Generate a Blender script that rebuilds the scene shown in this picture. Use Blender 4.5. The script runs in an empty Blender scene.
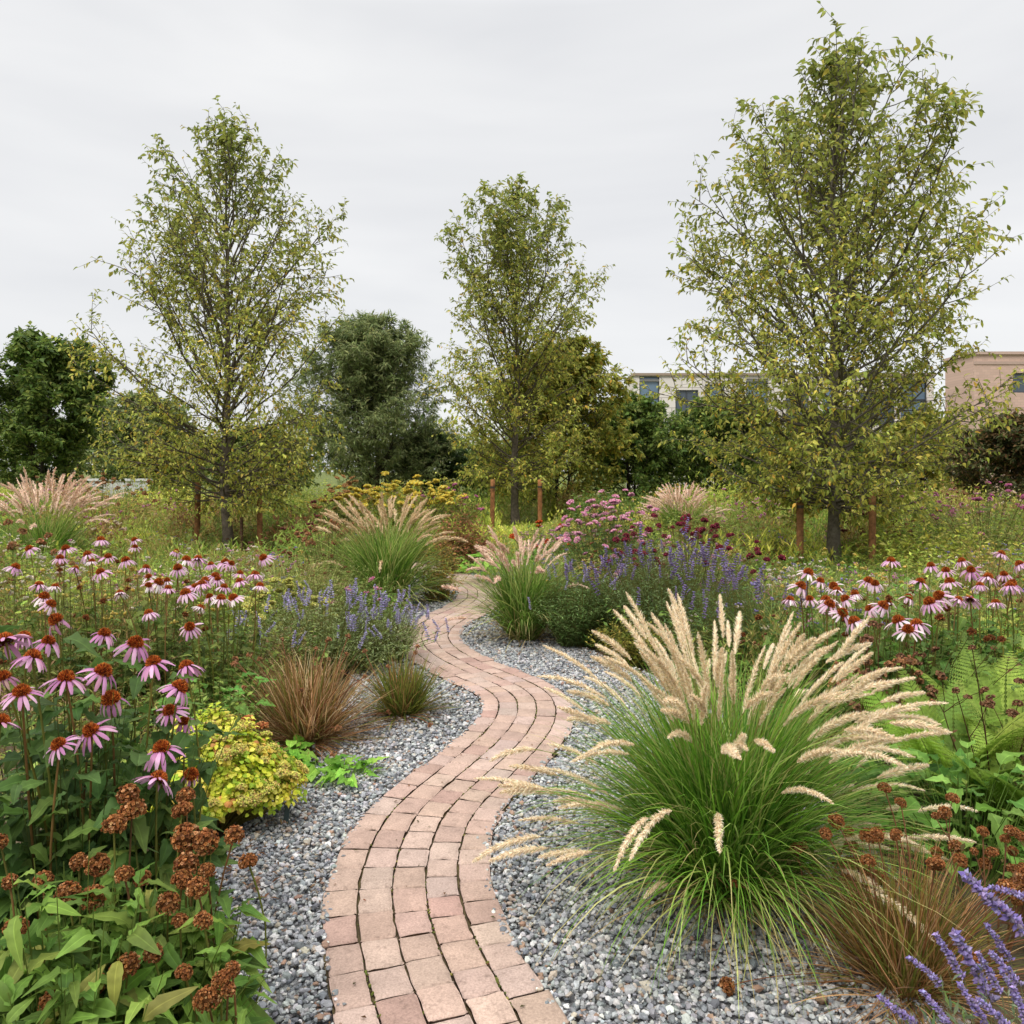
import bpy, math
import numpy as np

# ---------------------------------------------------------------- camera, sky, sun, exposure
scene = bpy.context.scene
COL = scene.collection
F_PX, EYE, HOR = 800.0, 1.7, 470.0          # focal length in pixels, eye height, horizon row

cam_d = bpy.data.cameras.new("camera")
cam_d.sensor_width = 36.0
cam_d.lens = 36.0 * F_PX / 1024.0
cam_d.shift_y = -(512.0 - HOR) / 1024.0
cam_d.clip_start = 0.05
cam_d.clip_end = 1500.0
cam = bpy.data.objects.new("camera", cam_d)
cam.location = (0, 0, EYE)
cam.rotation_euler = (math.radians(90), 0, 0)
COL.objects.link(cam)
scene.camera = cam

SUN_EL, SUN_AZ = math.radians(52), math.radians(215)     # azimuth from north (+Y), clockwise
world = bpy.data.worlds.new("World")
scene.world = world
world.use_nodes = True
wt = world.node_tree
wt.nodes.clear()
def wn(t, **kw):
    n = wt.nodes.new(t)
    for k, v in kw.items():
        setattr(n, k, v)
    return n
out = wn('ShaderNodeOutputWorld')
sky = wn('ShaderNodeTexSky', sky_type='NISHITA', sun_disc=False, sun_elevation=SUN_EL, sun_rotation=SUN_AZ)
bg_sky = wn('ShaderNodeBackground')
bg_sky.inputs['Strength'].default_value = 0.1
wt.links.new(sky.outputs[0], bg_sky.inputs['Color'])
tc = wn('ShaderNodeTexCoord')
mp = wn('ShaderNodeMapping')
mp.inputs['Scale'].default_value = (1.0, 0.8, 5.0)
mp.inputs['Rotation'].default_value = (0.0, 0.12, 0.3)
wt.links.new(tc.outputs['Generated'], mp.inputs['Vector'])
nz = wn('ShaderNodeTexNoise')
nz.inputs['Scale'].default_value = 1.5
nz.inputs['Detail'].default_value = 4.0
nz.inputs['Roughness'].default_value = 0.5
nz.inputs['Distortion'].default_value = 0.4
wt.links.new(mp.outputs[0], nz.inputs['Vector'])
cr = wn('ShaderNodeValToRGB')
cr.color_ramp.elements[0].position = 0.33
cr.color_ramp.elements[0].color = (0.63, 0.635, 0.65, 1)
cr.color_ramp.elements[1].position = 0.68
cr.color_ramp.elements[1].color = (0.745, 0.745, 0.745, 1)
wt.links.new(nz.outputs['Fac'], cr.inputs['Fac'])
sep = wn('ShaderNodeSeparateXYZ')
wt.links.new(tc.outputs['Generated'], sep.inputs[0])
mr = wn('ShaderNodeMapRange')                 # an overcast sky is brightest overhead
mr.inputs['From Min'].default_value = 0.50
mr.inputs['From Max'].default_value = 1.0
mr.inputs['To Min'].default_value = 1.0
mr.inputs['To Max'].default_value = 3.4
wt.links.new(sep.outputs['Z'], mr.inputs['Value'])
bg_c = wn('ShaderNodeBackground')
wt.links.new(cr.outputs[0], bg_c.inputs['Color'])
wt.links.new(mr.outputs[0], bg_c.inputs['Strength'])
mx = wn('ShaderNodeMixShader')
mx.inputs['Fac'].default_value = 0.93
wt.links.new(bg_sky.outputs[0], mx.inputs[1])
wt.links.new(bg_c.outputs[0], mx.inputs[2])
wt.links.new(mx.outputs[0], out.inputs['Surface'])

sun_d = bpy.data.lights.new("sun", 'SUN')
sun_d.energy = 1.5
sun_d.angle = math.radians(22)
sun_d.color = (1.0, 0.96, 0.9)
sun = bpy.data.objects.new("sun", sun_d)
sun.rotation_euler = (math.radians(90) - SUN_EL, 0, math.pi - SUN_AZ)
sun.location = (-8, -10, 20)
COL.objects.link(sun)

scene.view_settings.view_transform = 'Standard'
scene.view_settings.look = 'None'
scene.view_settings.exposure = 0.35
scene.view_settings.gamma = 1.0
scene.view_settings.use_curve_mapping = False
scene.render.engine = 'CYCLES'
scene.cycles.max_bounces = 6
scene.cycles.diffuse_bounces = 3
scene.cycles.transmission_bounces = 4
scene.cycles.caustics_reflective = False
scene.cycles.caustics_refractive = False

# ---------------------------------------------------------------- helpers
def rg(seed):
    return np.random.default_rng(seed)
def at(px, py, Z):
    return np.array(((px - 512.0) * Z / F_PX, Z, EYE - (py - HOR) * Z / F_PX))
def ground(px, py):
    Z = F_PX * EYE / (py - HOR)
    return np.array(((px - 512.0) * Z / F_PX, Z, 0.0))
def norm(a):
    return a / np.maximum(np.linalg.norm(a, axis=-1, keepdims=True), 1e-9)
def lin(c):
    c = np.asarray(c, float) / 255.0
    return np.where(c <= 0.04045, c / 12.92, ((c + 0.055) / 1.055) ** 2.4)
def pal(rng, n, cols, w=None, jit=0.16, k=0.8):
    """n colours drawn from a palette of sRGB triples, each a little different"""
    c = lin(cols)
    if w is not None:
        w = np.asarray(w, float) / np.sum(w)
    i = rng.choice(len(c), n, p=w)
    return np.clip(c[i] * k * rng.lognormal(0, jit, (n, 1)) * rng.lognormal(0, jit * 0.25, (n, 3)), 0.004, 0.92)

class MB:
    def __init__(self):
        self.v, self.q, self.t, self.c, self.n = [], [], [], [], 0
    def add(self, v, q=None, t=None, c=(0.5, 0.5, 0.5)):
        v = np.asarray(v, np.float32).reshape(-1, 3)
        c = np.asarray(c, np.float32)
        if c.ndim == 1:
            c = np.broadcast_to(c, (len(v), 3))
        if q is not None and len(q):
            self.q.append(np.asarray(q, np.int64) + self.n)
        if t is not None and len(t):
            self.t.append(np.asarray(t, np.int64) + self.n)
        self.v.append(v); self.c.append(c); self.n += len(v)
    def mesh(self, name, mat, smooth=True):
        me = bpy.data.meshes.new(name)
        v = np.concatenate(self.v); c = np.concatenate(self.c)
        q = np.concatenate(self.q) if self.q else np.zeros((0, 4), np.int64)
        t = np.concatenate(self.t) if self.t else np.zeros((0, 3), np.int64)
        me.vertices.add(len(v)); me.vertices.foreach_set('co', v.ravel())
        idx = np.concatenate([q.ravel(), t.ravel()]).astype(np.int32)
        me.loops.add(len(idx)); me.loops.foreach_set('vertex_index', idx)
        st = np.concatenate([np.arange(len(q)) * 4, len(q) * 4 + np.arange(len(t)) * 3]).astype(np.int32)
        me.polygons.add(len(st)); me.polygons.foreach_set('loop_start', st)
        me.polygons.foreach_set('use_smooth', np.full(len(st), smooth))
        a = me.attributes.new('tint', 'FLOAT_COLOR', 'POINT')
        a.data.foreach_set('color', np.concatenate([c, np.ones((len(c), 1), np.float32)], 1).astype(np.float32).ravel())
        me.update(calc_edges=True)
        me.materials.append(mat)
        return me
    def build(self, name, mat, parent=None, loc=(0, 0, 0), smooth=True):
        return link(name, self.mesh(name, mat, smooth), parent, loc)

def link(name, me, parent=None, loc=(0, 0, 0), rot=(0, 0, 0), sc=1.0):
    o = bpy.data.objects.new(name, me)
    o.location = loc; o.rotation_euler = rot; o.scale = (sc, sc, sc)
    if parent is not None:
        o.parent = parent
    COL.objects.link(o)
    return o
def tag(o, label, cat, group=None):
    o['label'] = label; o['category'] = cat
    if group:
        o['group'] = group
    return o
def thing(name, label, cat, loc=(0, 0, 0), group=None):
    return tag(link(name, None, None, loc), label, cat, group)

def grid_quads(nr, nc):
    i = np.arange(nr - 1)[:, None] * nc + np.arange(nc - 1)[None, :]
    return np.stack([i, i + 1, i + nc + 1, i + nc], -1).reshape(-1, 4)
def many(q, nb, nv):
    return (q[None] + (np.arange(nb) * nv)[:, None, None]).reshape(-1, q.shape[1])
def ribbons(mb, P, W, S, C):
    """flat blades along polylines P (B,K,3), widths W (B,K), side vectors S (B,3), colours (B,3) or (B,K,3)"""
    B, K, _ = P.shape
    if S.ndim == 2:
        S = S[:, None, :]
    off = S * (W[..., None] * 0.5)
    v = np.stack([P - off, P + off], 2).reshape(-1, 3)
    if C.ndim == 2:
        C = np.broadcast_to(C[:, None, :], (B, K, 3))
    mb.add(v, many(grid_quads(K, 2), B, 2 * K), None, np.repeat(C.reshape(-1, 3), 2, 0))
def tubes(mb, P, R, sides, C):
    B, K, _ = P.shape
    T = norm(np.gradient(P, axis=1))
    ref = np.zeros_like(T); ref[..., 0] = 0.31; ref[..., 1] = 0.95
    U = norm(np.cross(T, ref)); V = np.cross(T, U)
    a = np.arange(sides) / sides * 2 * np.pi
    ring = U[:, :, None, :] * np.cos(a)[:, None] + V[:, :, None, :] * np.sin(a)[:, None]
    v = P[:, :, None, :] + ring * R[:, :, None, None]
    i = np.arange(K - 1)[:, None] * sides; j = np.arange(sides)[None]; jn = (j + 1) % sides
    q = np.stack([i + j, i + jn, i + sides + jn, i + sides + j], -1).reshape(-1, 4)
    C = np.asarray(C, float)
    if C.ndim == 1:
        C = np.broadcast_to(C, (B, 3))
    if C.ndim == 2:
        C = np.broadcast_to(C[:, None], (B, K, 3))
    mb.add(v, many(q, B, K * sides), None, np.repeat(C.reshape(-1, 3), sides, 0))
def frame(d, up=(0, 0, 1.0)):
    d = norm(np.asarray(d, float)); up = np.broadcast_to(np.asarray(up, float), d.shape)
    s = np.cross(d, up); bad = np.linalg.norm(s, axis=-1) < 1e-3
    s[bad] = (1, 0, 0); s = norm(s)
    return np.stack([s, d, np.cross(s, d)], -1)
def scatter(mb, T, M, loc, size, C):
    """copies of a template: M (N,3,3) frames, loc (N,3), size (N,) or (N,3), colours (N,3); all into one mesh"""
    tv, tq, tt, tcol = T
    N = len(loc)
    size = np.asarray(size, float)
    if size.ndim == 1:
        size = size[:, None]
    v = np.einsum('nij,nkj->nki', M, tv[None] * size[:, None, :]) + loc[:, None, :]
    col = C[:, None, :] * tcol[None]
    mb.add(v, many(tq, N, len(tv)) if tq is not None else None, many(tt, N, len(tv)) if tt is not None else None, np.clip(col, 0, 0.95).reshape(-1, 3))
def tpl(v, q=None, t=None, col=None):
    v = np.asarray(v, float)
    return (v, None if q is None else np.asarray(q), None if t is None else np.asarray(t), np.ones((len(v), 3)) if col is None else np.asarray(col, float))
def leaf_t(rows=5, width=0.45, fold=0.25, droop=0.25, peak=0.4, wave=0.0):
    t = np.linspace(0, 1, rows)
    e = math.log(0.5) / math.log(peak)
    w = width * 0.5 * np.sin(np.pi * np.clip(t ** e, 0.02, 0.985)) ** 0.85
    z = -droop * t ** 2 + 0.05 * np.sin(t * 5)
    wv = wave * np.sin(np.arange(rows) * 2.6)
    v = np.stack([np.stack([-w, t, z + fold * w + wv * w], -1), np.stack([0 * w, t, z], -1), np.stack([w, t, z + fold * w - wv * w], -1)], 1).reshape(-1, 3)
    return tpl(v, grid_quads(rows, 3))
def leaf_rib(rows=6, width=0.5, fold=0.25, droop=0.3, peak=0.4, wave=0.2):
    t = np.linspace(0, 1, rows); e = math.log(0.5) / math.log(peak)
    w = width * 0.5 * np.sin(np.pi * np.clip(t ** e, 0.02, 0.985)) ** 0.85
    z = -droop * t ** 2 + 0.05 * np.sin(t * 5); wv = wave * np.sin(np.arange(rows) * 2.6)
    cs = np.array([-1, -.55, -.10, 0, .10, .55, 1])
    v = np.stack([np.stack([w * k, t - abs(k) * .04 * np.sin(np.pi * t), z + fold * w * abs(k) ** .8 + wv * w * k * abs(k) + (.015 * np.sin(np.pi * t) if abs(abs(k) - .55) < .1 else 0)], -1) for k in cs], 1).reshape(-1, 3)
    col = np.tile(np.array([.98, .93, .95, 1.42, .95, .93, .98])[None, :, None], (rows, 1, 3)) * (1 + .07 * np.where(np.arange(rows) % 2, 1, -1))[:, None, None]
    return tpl(v, grid_quads(rows, 7), None, col.reshape(-1, 3))
LEAF = leaf_t(5, 0.46, 0.3, 0.28)
LEAF_BROAD = leaf_rib(8, 0.54, 0.28, 0.38, 0.38, 0.28)
LEAF_LANCE = leaf_t(6, 0.30, 0.35, 0.35, 0.42)
LEAF_SMALL = tpl([(0, 0, 0), (-.24, .45, .06), (0, .5, -.02), (.24, .45, .06), (0, 1, -.14)], None, [(0, 2, 1), (0, 3, 2), (1, 2, 4), (2, 3, 4)])
LEAF_NARROW = tpl([(0, 0, 0), (-.1, .45, .03), (.1, .45, .03), (0, 1, -.12)], None, [(0, 2, 1), (1, 2, 3)])
LEAF_ROUND = leaf_t(5, 0.85, 0.3, 0.15, 0.5)
OCTA = tpl([(1, 0, 0), (-1, 0, 0), (0, 1, 0), (0, -1, 0), (0, 0, 1), (0, 0, -1)], None,
           [(0, 2, 4), (2, 1, 4), (1, 3, 4), (3, 0, 4), (2, 0, 5), (1, 2, 5), (3, 1, 5), (0, 3, 5)])
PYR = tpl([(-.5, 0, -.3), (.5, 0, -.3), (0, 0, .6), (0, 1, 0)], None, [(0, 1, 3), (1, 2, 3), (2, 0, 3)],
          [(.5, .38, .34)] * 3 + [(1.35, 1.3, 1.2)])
CUP = tpl([(-.35, 0, -.35), (.35, 0, -.35), (.35, 0, .35), (-.35, 0, .35), (-.55, .7, -.55), (.55, .75, -.5), (.5, .7, .55), (-.55, .78, .5), (0, .45, 0)],
          [(0, 1, 5, 4), (1, 2, 6, 5), (2, 3, 7, 6), (3, 0, 4, 7)], [(4, 5, 8), (5, 6, 8), (6, 7, 8), (7, 4, 8)],
          [(.6, .55, .5)] * 4 + [(1.15, 1.1, 1.05)] * 4 + [(.5, .45, .4)])
def ico():
    p = (1 + 5 ** .5) / 2
    v = np.array([(-1, p, 0), (1, p, 0), (-1, -p, 0), (1, -p, 0), (0, -1, p), (0, 1, p), (0, -1, -p), (0, 1, -p), (p, 0, -1), (p, 0, 1), (-p, 0, -1), (-p, 0, 1)], float)
    f = [(0, 11, 5), (0, 5, 1), (0, 1, 7), (0, 7, 10), (0, 10, 11), (1, 5, 9), (5, 11, 4), (11, 10, 2), (10, 7, 6), (7, 1, 8), (3, 9, 4), (3, 4, 2), (3, 2, 6), (3, 6, 8), (3, 8, 9), (4, 9, 5), (2, 4, 11), (6, 2, 10), (8, 6, 7), (9, 8, 1)]
    return v / np.linalg.norm(v[0]), np.array(f)
def rand_dirs(rng, n):
    return norm(rng.normal(size=(n, 3)))
def dome_dirs(rng, n, zmin=-0.2):
    z = rng.uniform(zmin, 1, n); a = rng.uniform(0, 2 * np.pi, n); r = np.sqrt(1 - z * z)
    return np.stack([r * np.cos(a), r * np.sin(a), z], -1)

# ---------------------------------------------------------------- materials
def mat_new(name):
    m = bpy.data.materials.new(name)
    m.use_nodes = True
    nt = m.node_tree
    b = nt.nodes['Principled BSDF']
    return m, nt, b
def N(nt, t, **inp):
    n = nt.nodes.new(t)
    for k, v in inp.items():
        n.inputs[k.replace('_', ' ')].default_value = v
    return n
def mat_tint(name, rough=0.55, transl=0.0, spec=0.35, nscale=0.0, namp=0.25, bump=0.0, coord='Object', gain=1.0):
    """colour from the mesh's own tint, broken up by noise; optionally lets light through like a leaf"""
    m, nt, b = mat_new(name)
    a = nt.nodes.new('ShaderNodeAttribute'); a.attribute_name = 'tint'
    src = a.outputs['Color']
    b.inputs['Roughness'].default_value = rough
    b.inputs['Specular IOR Level'].default_value = spec
    if gain != 1.0:
        x0 = nt.nodes.new('ShaderNodeVectorMath'); x0.operation = 'SCALE'; x0.inputs['Scale'].default_value = gain
        nt.links.new(src, x0.inputs[0]); src = x0.outputs[0]
    if nscale:
        t = nt.nodes.new('ShaderNodeTexCoord')
        n = N(nt, 'ShaderNodeTexNoise', Scale=nscale, Detail=5.0, Roughness=0.6)
        nt.links.new(t.outputs[coord], n.inputs['Vector'])
        r = N(nt, 'ShaderNodeMapRange', From_Min=0.3, From_Max=0.7, To_Min=1 - namp, To_Max=1 + namp)
        nt.links.new(n.outputs['Fac'], r.inputs['Value'])
        x = nt.nodes.new('ShaderNodeVectorMath'); x.operation = 'SCALE'
        nt.links.new(src, x.inputs[0]); nt.links.new(r.outputs[0], x.inputs['Scale'])
        src = x.outputs[0]
        if bump:
            bp = N(nt, 'ShaderNodeBump', Strength=bump, Distance=0.01)
            nt.links.new(n.outputs['Fac'], bp.inputs['Height']); nt.links.new(bp.outputs[0], b.inputs['Normal'])
    nt.links.new(src, b.inputs['Base Color'])
    if transl:
        tr = nt.nodes.new('ShaderNodeBsdfTranslucent')
        nt.links.new(src, tr.inputs['Color'])
        ms = nt.nodes.new('ShaderNodeMixShader'); ms.inputs['Fac'].default_value = transl
        nt.links.new(b.outputs[0], ms.inputs[1]); nt.links.new(tr.outputs[0], ms.inputs[2])
        nt.links.new(ms.outputs[0], nt.nodes['Material Output'].inputs['Surface'])
    return m
M_LEAF = mat_tint('leaf', 0.55, 0.45, 0.2, 26.0, 0.16, gain=1.45)
M_GRASS = mat_tint('grass_blade', 0.55, 0.38, 0.22, gain=1.35)
M_PETAL = mat_tint('petal', 0.65, 0.35, 0.12, gain=1.08)
M_DRY = mat_tint('dry_plant', 0.85, 0.38, 0.1, gain=1.15)
M_PLUME = mat_tint('plume_bristle', 0.8, 0.22, 0.1, gain=1.2)
M_STONE = mat_tint('gravel_stone', 0.75, 0, 0.3, 60.0, 0.3, 0.15)
M_BARK = mat_tint('bark', 0.9, 0, 0.15, 14.0, 0.45, 0.9)
M_WOOD = mat_tint('stake_wood', 0.85, 0, 0.15, 11.0, 0.6, 0.6)
M_PAINT = mat_tint('paint', 0.5, 0, 0.4, 6.0, 0.06)
M_PLASTIC = mat_tint('plastic', 0.4, 0, 0.5, 30.0, 0.1)

def mat_brick():
    m, nt, b = mat_new('paver')
    a = nt.nodes.new('ShaderNodeAttribute'); a.attribute_name = 'tint'
    t = nt.nodes.new('ShaderNodeTexCoord')
    n1 = N(nt, 'ShaderNodeTexNoise', Scale=9.0, Detail=4.0, Roughness=0.6)
    n2 = N(nt, 'ShaderNodeTexNoise', Scale=130.0, Detail=4.0, Roughness=0.75)
    n3 = N(nt, 'ShaderNodeTexNoise', Scale=38.0, Detail=5.0, Roughness=0.65)
    for n in (n1, n2, n3):
        nt.links.new(t.outputs['Object'], n.inputs['Vector'])
    r1 = N(nt, 'ShaderNodeMapRange', From_Min=0.3, From_Max=0.7, To_Min=0.84, To_Max=1.12)
    r2 = N(nt, 'ShaderNodeMapRange', From_Min=0.3, From_Max=0.7, To_Min=0.70, To_Max=1.24)
    nt.links.new(n1.outputs['Fac'], r1.inputs[0]); nt.links.new(n2.outputs['Fac'], r2.inputs[0])
    mu = nt.nodes.new('ShaderNodeMath'); mu.operation = 'MULTIPLY'
    nt.links.new(r1.outputs[0], mu.inputs[0]); nt.links.new(r2.outputs[0], mu.inputs[1])
    x = nt.nodes.new('ShaderNodeVectorMath'); x.operation = 'SCALE'
    nt.links.new(a.outputs['Color'], x.inputs[0]); nt.links.new(mu.outputs[0], x.inputs['Scale'])
    st = N(nt, 'ShaderNodeMapRange', From_Min=0.56, From_Max=0.76, To_Min=0.0, To_Max=0.6)      # dark stains and grit
    nt.links.new(n3.outputs['Fac'], st.inputs[0])
    mix = nt.nodes.new('ShaderNodeMix'); mix.data_type = 'RGBA'
    mix.inputs['B'].default_value = (0.12, 0.08, 0.06, 1)
    nt.links.new(st.outputs[0], mix.inputs['Factor']); nt.links.new(x.outputs[0], mix.inputs['A'])
    nt.links.new(mix.outputs['Result'], b.inputs['Base Color'])
    b.inputs['Roughness'].default_value = 0.85
    b.inputs['Specular IOR Level'].default_value = 0.25
    bp = N(nt, 'ShaderNodeBump', Strength=0.5, Distance=0.004)
    ad = nt.nodes.new('ShaderNodeMath'); ad.operation = 'ADD'
    nt.links.new(n2.outputs['Fac'], ad.inputs[0]); nt.links.new(n3.outputs['Fac'], ad.inputs[1])
    nt.links.new(ad.outputs[0], bp.inputs['Height']); nt.links.new(bp.outputs[0], b.inputs['Normal'])
    return m
M_BRICK = mat_brick()

def mat_two(name, c1, c2, scale, rough=0.95, bump=0.6, lo=0.35, hi=0.65, vor=0.0):
    m, nt, b = mat_new(name)
    t = nt.nodes.new('ShaderNodeTexCoord')
    n = N(nt, 'ShaderNodeTexNoise', Scale=scale, Detail=8.0, Roughness=0.65)
    nt.links.new(t.outputs['Object'], n.inputs['Vector'])
    r = nt.nodes.new('ShaderNodeValToRGB')
    r.color_ramp.elements[0].position = lo; r.color_ramp.elements[0].color = (*lin(c1), 1)
    r.color_ramp.elements[1].position = hi; r.color_ramp.elements[1].color = (*lin(c2), 1)
    fac = n.outputs['Fac']
    if vor:
        v = N(nt, 'ShaderNodeTexVoronoi', Scale=vor)
        nt.links.new(t.outputs['Object'], v.inputs['Vector'])
        sx = nt.nodes.new('ShaderNodeSeparateColor')
        nt.links.new(v.outputs['Color'], sx.inputs[0])
        fac = sx.outputs[0]
        r.color_ramp.elements[0].position = 0.0; r.color_ramp.elements[1].position = 1.0
    nt.links.new(fac, r.inputs['Fac']); nt.links.new(r.outputs[0], b.inputs['Base Color'])
    b.inputs['Roughness'].default_value = rough
    b.inputs['Specular IOR Level'].default_value = 0.2
    bp = N(nt, 'ShaderNodeBump', Strength=bump, Distance=0.02)
    nt.links.new(n.outputs['Fac'], bp.inputs['Height']); nt.links.new(bp.outputs[0], b.inputs['Normal'])
    return m
M_SOIL = mat_two('soil', (58, 48, 38), (104, 92, 72), 5.0)
M_FIELD = mat_two('field', (70, 84, 40), (112, 118, 60), 0.8)
M_GRAVELBED = mat_two('gravel_bed', (70, 70, 72), (150, 150, 150), 30.0, vor=60.0)
M_JOINT = mat_two('joint_sand', (58, 48, 38), (98, 86, 56), 12.0)

def mat_facade(name, c, mortar, scale):
    m, nt, b = mat_new(name)
    t = nt.nodes.new('ShaderNodeTexCoord')
    mp = nt.nodes.new('ShaderNodeMapping'); mp.inputs['Rotation'].default_value = (math.radians(90), 0, 0)
    nt.links.new(t.outputs['Object'], mp.inputs[0])
    br = N(nt, 'ShaderNodeTexBrick', Scale=scale, Mortar_Size=0.012)
    br.inputs['Color1'].default_value = (*lin(c), 1)
    br.inputs['Color2'].default_value = (*(lin(c) * 0.86), 1)
    br.inputs['Mortar'].default_value = (*lin(mortar), 1)
    nt.links.new(mp.outputs[0], br.inputs['Vector'])
    nt.links.new(br.outputs['Color'], b.inputs['Base Color'])
    b.inputs['Roughness'].default_value = 0.9
    return m
M_BRICKWALL = mat_facade('pink_brick', (203, 172, 156), (178, 156, 142), 1.2)
M_PANEL = mat_facade('pale_panel', (222, 214, 208), (178, 170, 164), 0.28)
def mat_glass(name, c):
    m, nt, b = mat_new(name)
    t = nt.nodes.new('ShaderNodeTexCoord')
    n = N(nt, 'ShaderNodeTexNoise', Scale=0.5, Detail=2.0)
    nt.links.new(t.outputs['Object'], n.inputs['Vector'])
    r = nt.nodes.new('ShaderNodeValToRGB')
    r.color_ramp.elements[0].color = (*(lin(c) * 0.8), 1); r.color_ramp.elements[1].color = (*(lin(c) * 1.2), 1)
    nt.links.new(n.outputs['Fac'], r.inputs[0]); nt.links.new(r.outputs[0], b.inputs['Base Color'])
    b.inputs['Roughness'].default_value = 0.12
    b.inputs['Specular IOR Level'].default_value = 0.6
    return m
M_GLASS = mat_glass('window_glass', (98, 120, 140))
M_GLASS_DARK = mat_glass('dark_glass', (70, 80, 92))

# ---------------------------------------------------------------- path line
_z = np.array([0.0, 1.2, 2.0, 2.47, 2.78, 3.16, 3.5, 3.9, 4.25, 4.7, 5.1, 5.5, 5.9, 6.2, 6.6, 7.1, 7.5, 8.0, 8.5, 9.07, 9.7, 10.4, 11.2, 12.0, 13.0, 14.5, 16.0])
_x = np.array([0.75, 0.30, -.03, -.205, -.325, -.417, -.435, -.40, -.27, -.09, .04, .115, .10, -.02, -.30, -.58, -.745, -.85, -.84, -.70, -.50, -.38, -.42, -.65, -1.2, -2.2, -3.4])
ZZ = np.linspace(0.3, 16, 1200)
XX = np.interp(ZZ, _z, _x)
_k = np.exp(-0.5 * (np.arange(-30, 31) / 11.0) ** 2); _k /= _k.sum()
XX = np.convolve(np.pad(XX, 30, mode='edge'), _k, 'valid')
SS = np.concatenate([[0], np.cumsum(np.hypot(np.diff(XX), np.diff(ZZ)))])
TX, TZ = np.gradient(XX, SS), np.gradient(ZZ, SS)
PATH_W = 0.66
def path_pt(s, v, z):
    x = np.interp(s, SS, XX); y = np.interp(s, SS, ZZ)
    tx = np.interp(s, SS, TX); ty = np.interp(s, SS, TZ)
    l = np.hypot(tx, ty)
    return np.stack([x + ty / l * v, y - tx / l * v, z + 0 * x], -1)
def path_dist(x, y):
    d = np.full(len(x), 1e9); sgn = np.zeros(len(x))
    for a in range(0, len(x), 20000):
        dx = x[a:a + 20000, None] - XX[None, ::4]; dy = y[a:a + 20000, None] - ZZ[None, ::4]
        dd = dx * dx + dy * dy
        i = dd.argmin(1)
        d[a:a + 20000] = np.sqrt(dd[np.arange(len(i)), i])
    return d
def path_x(y):
    return np.interp(y, ZZ, XX)
# the gravel's own edges
GY = np.array([0.0, 2.0, 2.6, 3.3, 3.8, 4.7, 5.4, 6.0, 7.0, 8.0, 9.4, 10.5, 12.0, 14.0])
GL = np.array([-1.0, -1.15, -1.25, -1.15, -1.2, -1.45, -1.35, -1.05, -1.35, -1.6, -1.7, -1.3, -1.5, -2.2])
GR = np.array([2.0, 1.35, 1.25, 1.5, 1.5, 1.4, 1.35, 1.25, 0.85, 0.35, 0.2, 0.2, 0.2, 0.0])

# ---------------------------------------------------------------- ground, gravel, path
def sheet(name, xs, ys, z, mat, hz=0.0, seed=0):
    rng = rg(seed)
    X, Y = np.meshgrid(xs, ys)
    v = np.stack([X, Y, np.full_like(X, z) + rng.normal(0, hz, X.shape)], -1).reshape(-1, 3)
    mb = MB(); mb.add(v, grid_quads(len(ys), len(xs)), None, (.3, .3, .3))
    o = mb.build(name, mat); o['kind'] = 'structure'
    return o
sheet('ground', np.linspace(-400, 400, 41), np.linspace(-20, 700, 37), -0.012, M_FIELD)
def bed(name, y0, y1, xl, xr, z, mat, n=60):
    ys = np.linspace(y0, y1, n)
    v = np.stack([np.stack([xl(ys), ys, np.full(n, z)], -1), np.stack([xr(ys), ys, np.full(n, z)], -1)], 1).reshape(-1, 3)
    mb = MB(); mb.add(v, grid_quads(n, 2), None, (.3, .3, .3))
    o = mb.build(name, mat); o['kind'] = 'structure'
bed('soil', 0.2, 15.0, lambda y: -7 - 0.2 * y, lambda y: 7 + 0.2 * y, -0.006, M_SOIL)
bed('gravel_bed', 0.3, 13.5, lambda y: np.interp(y, GY, GL), lambda y: np.interp(y, GY, GR), 0.0, M_GRAVELBED)
# sand under the pavers
mb = MB()
s = np.linspace(0.2, SS[-1] - 0.2, 400)
v = np.stack([path_pt(s, -PATH_W / 2 + 0.004, 0.022), path_pt(s, PATH_W / 2 - 0.004, 0.022)], 1).reshape(-1, 3)
mb.add(v, grid_quads(400, 2), None, (.3, .3, .3))
o = mb.build('path_sand', M_JOINT); o['kind'] = 'structure'
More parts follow.
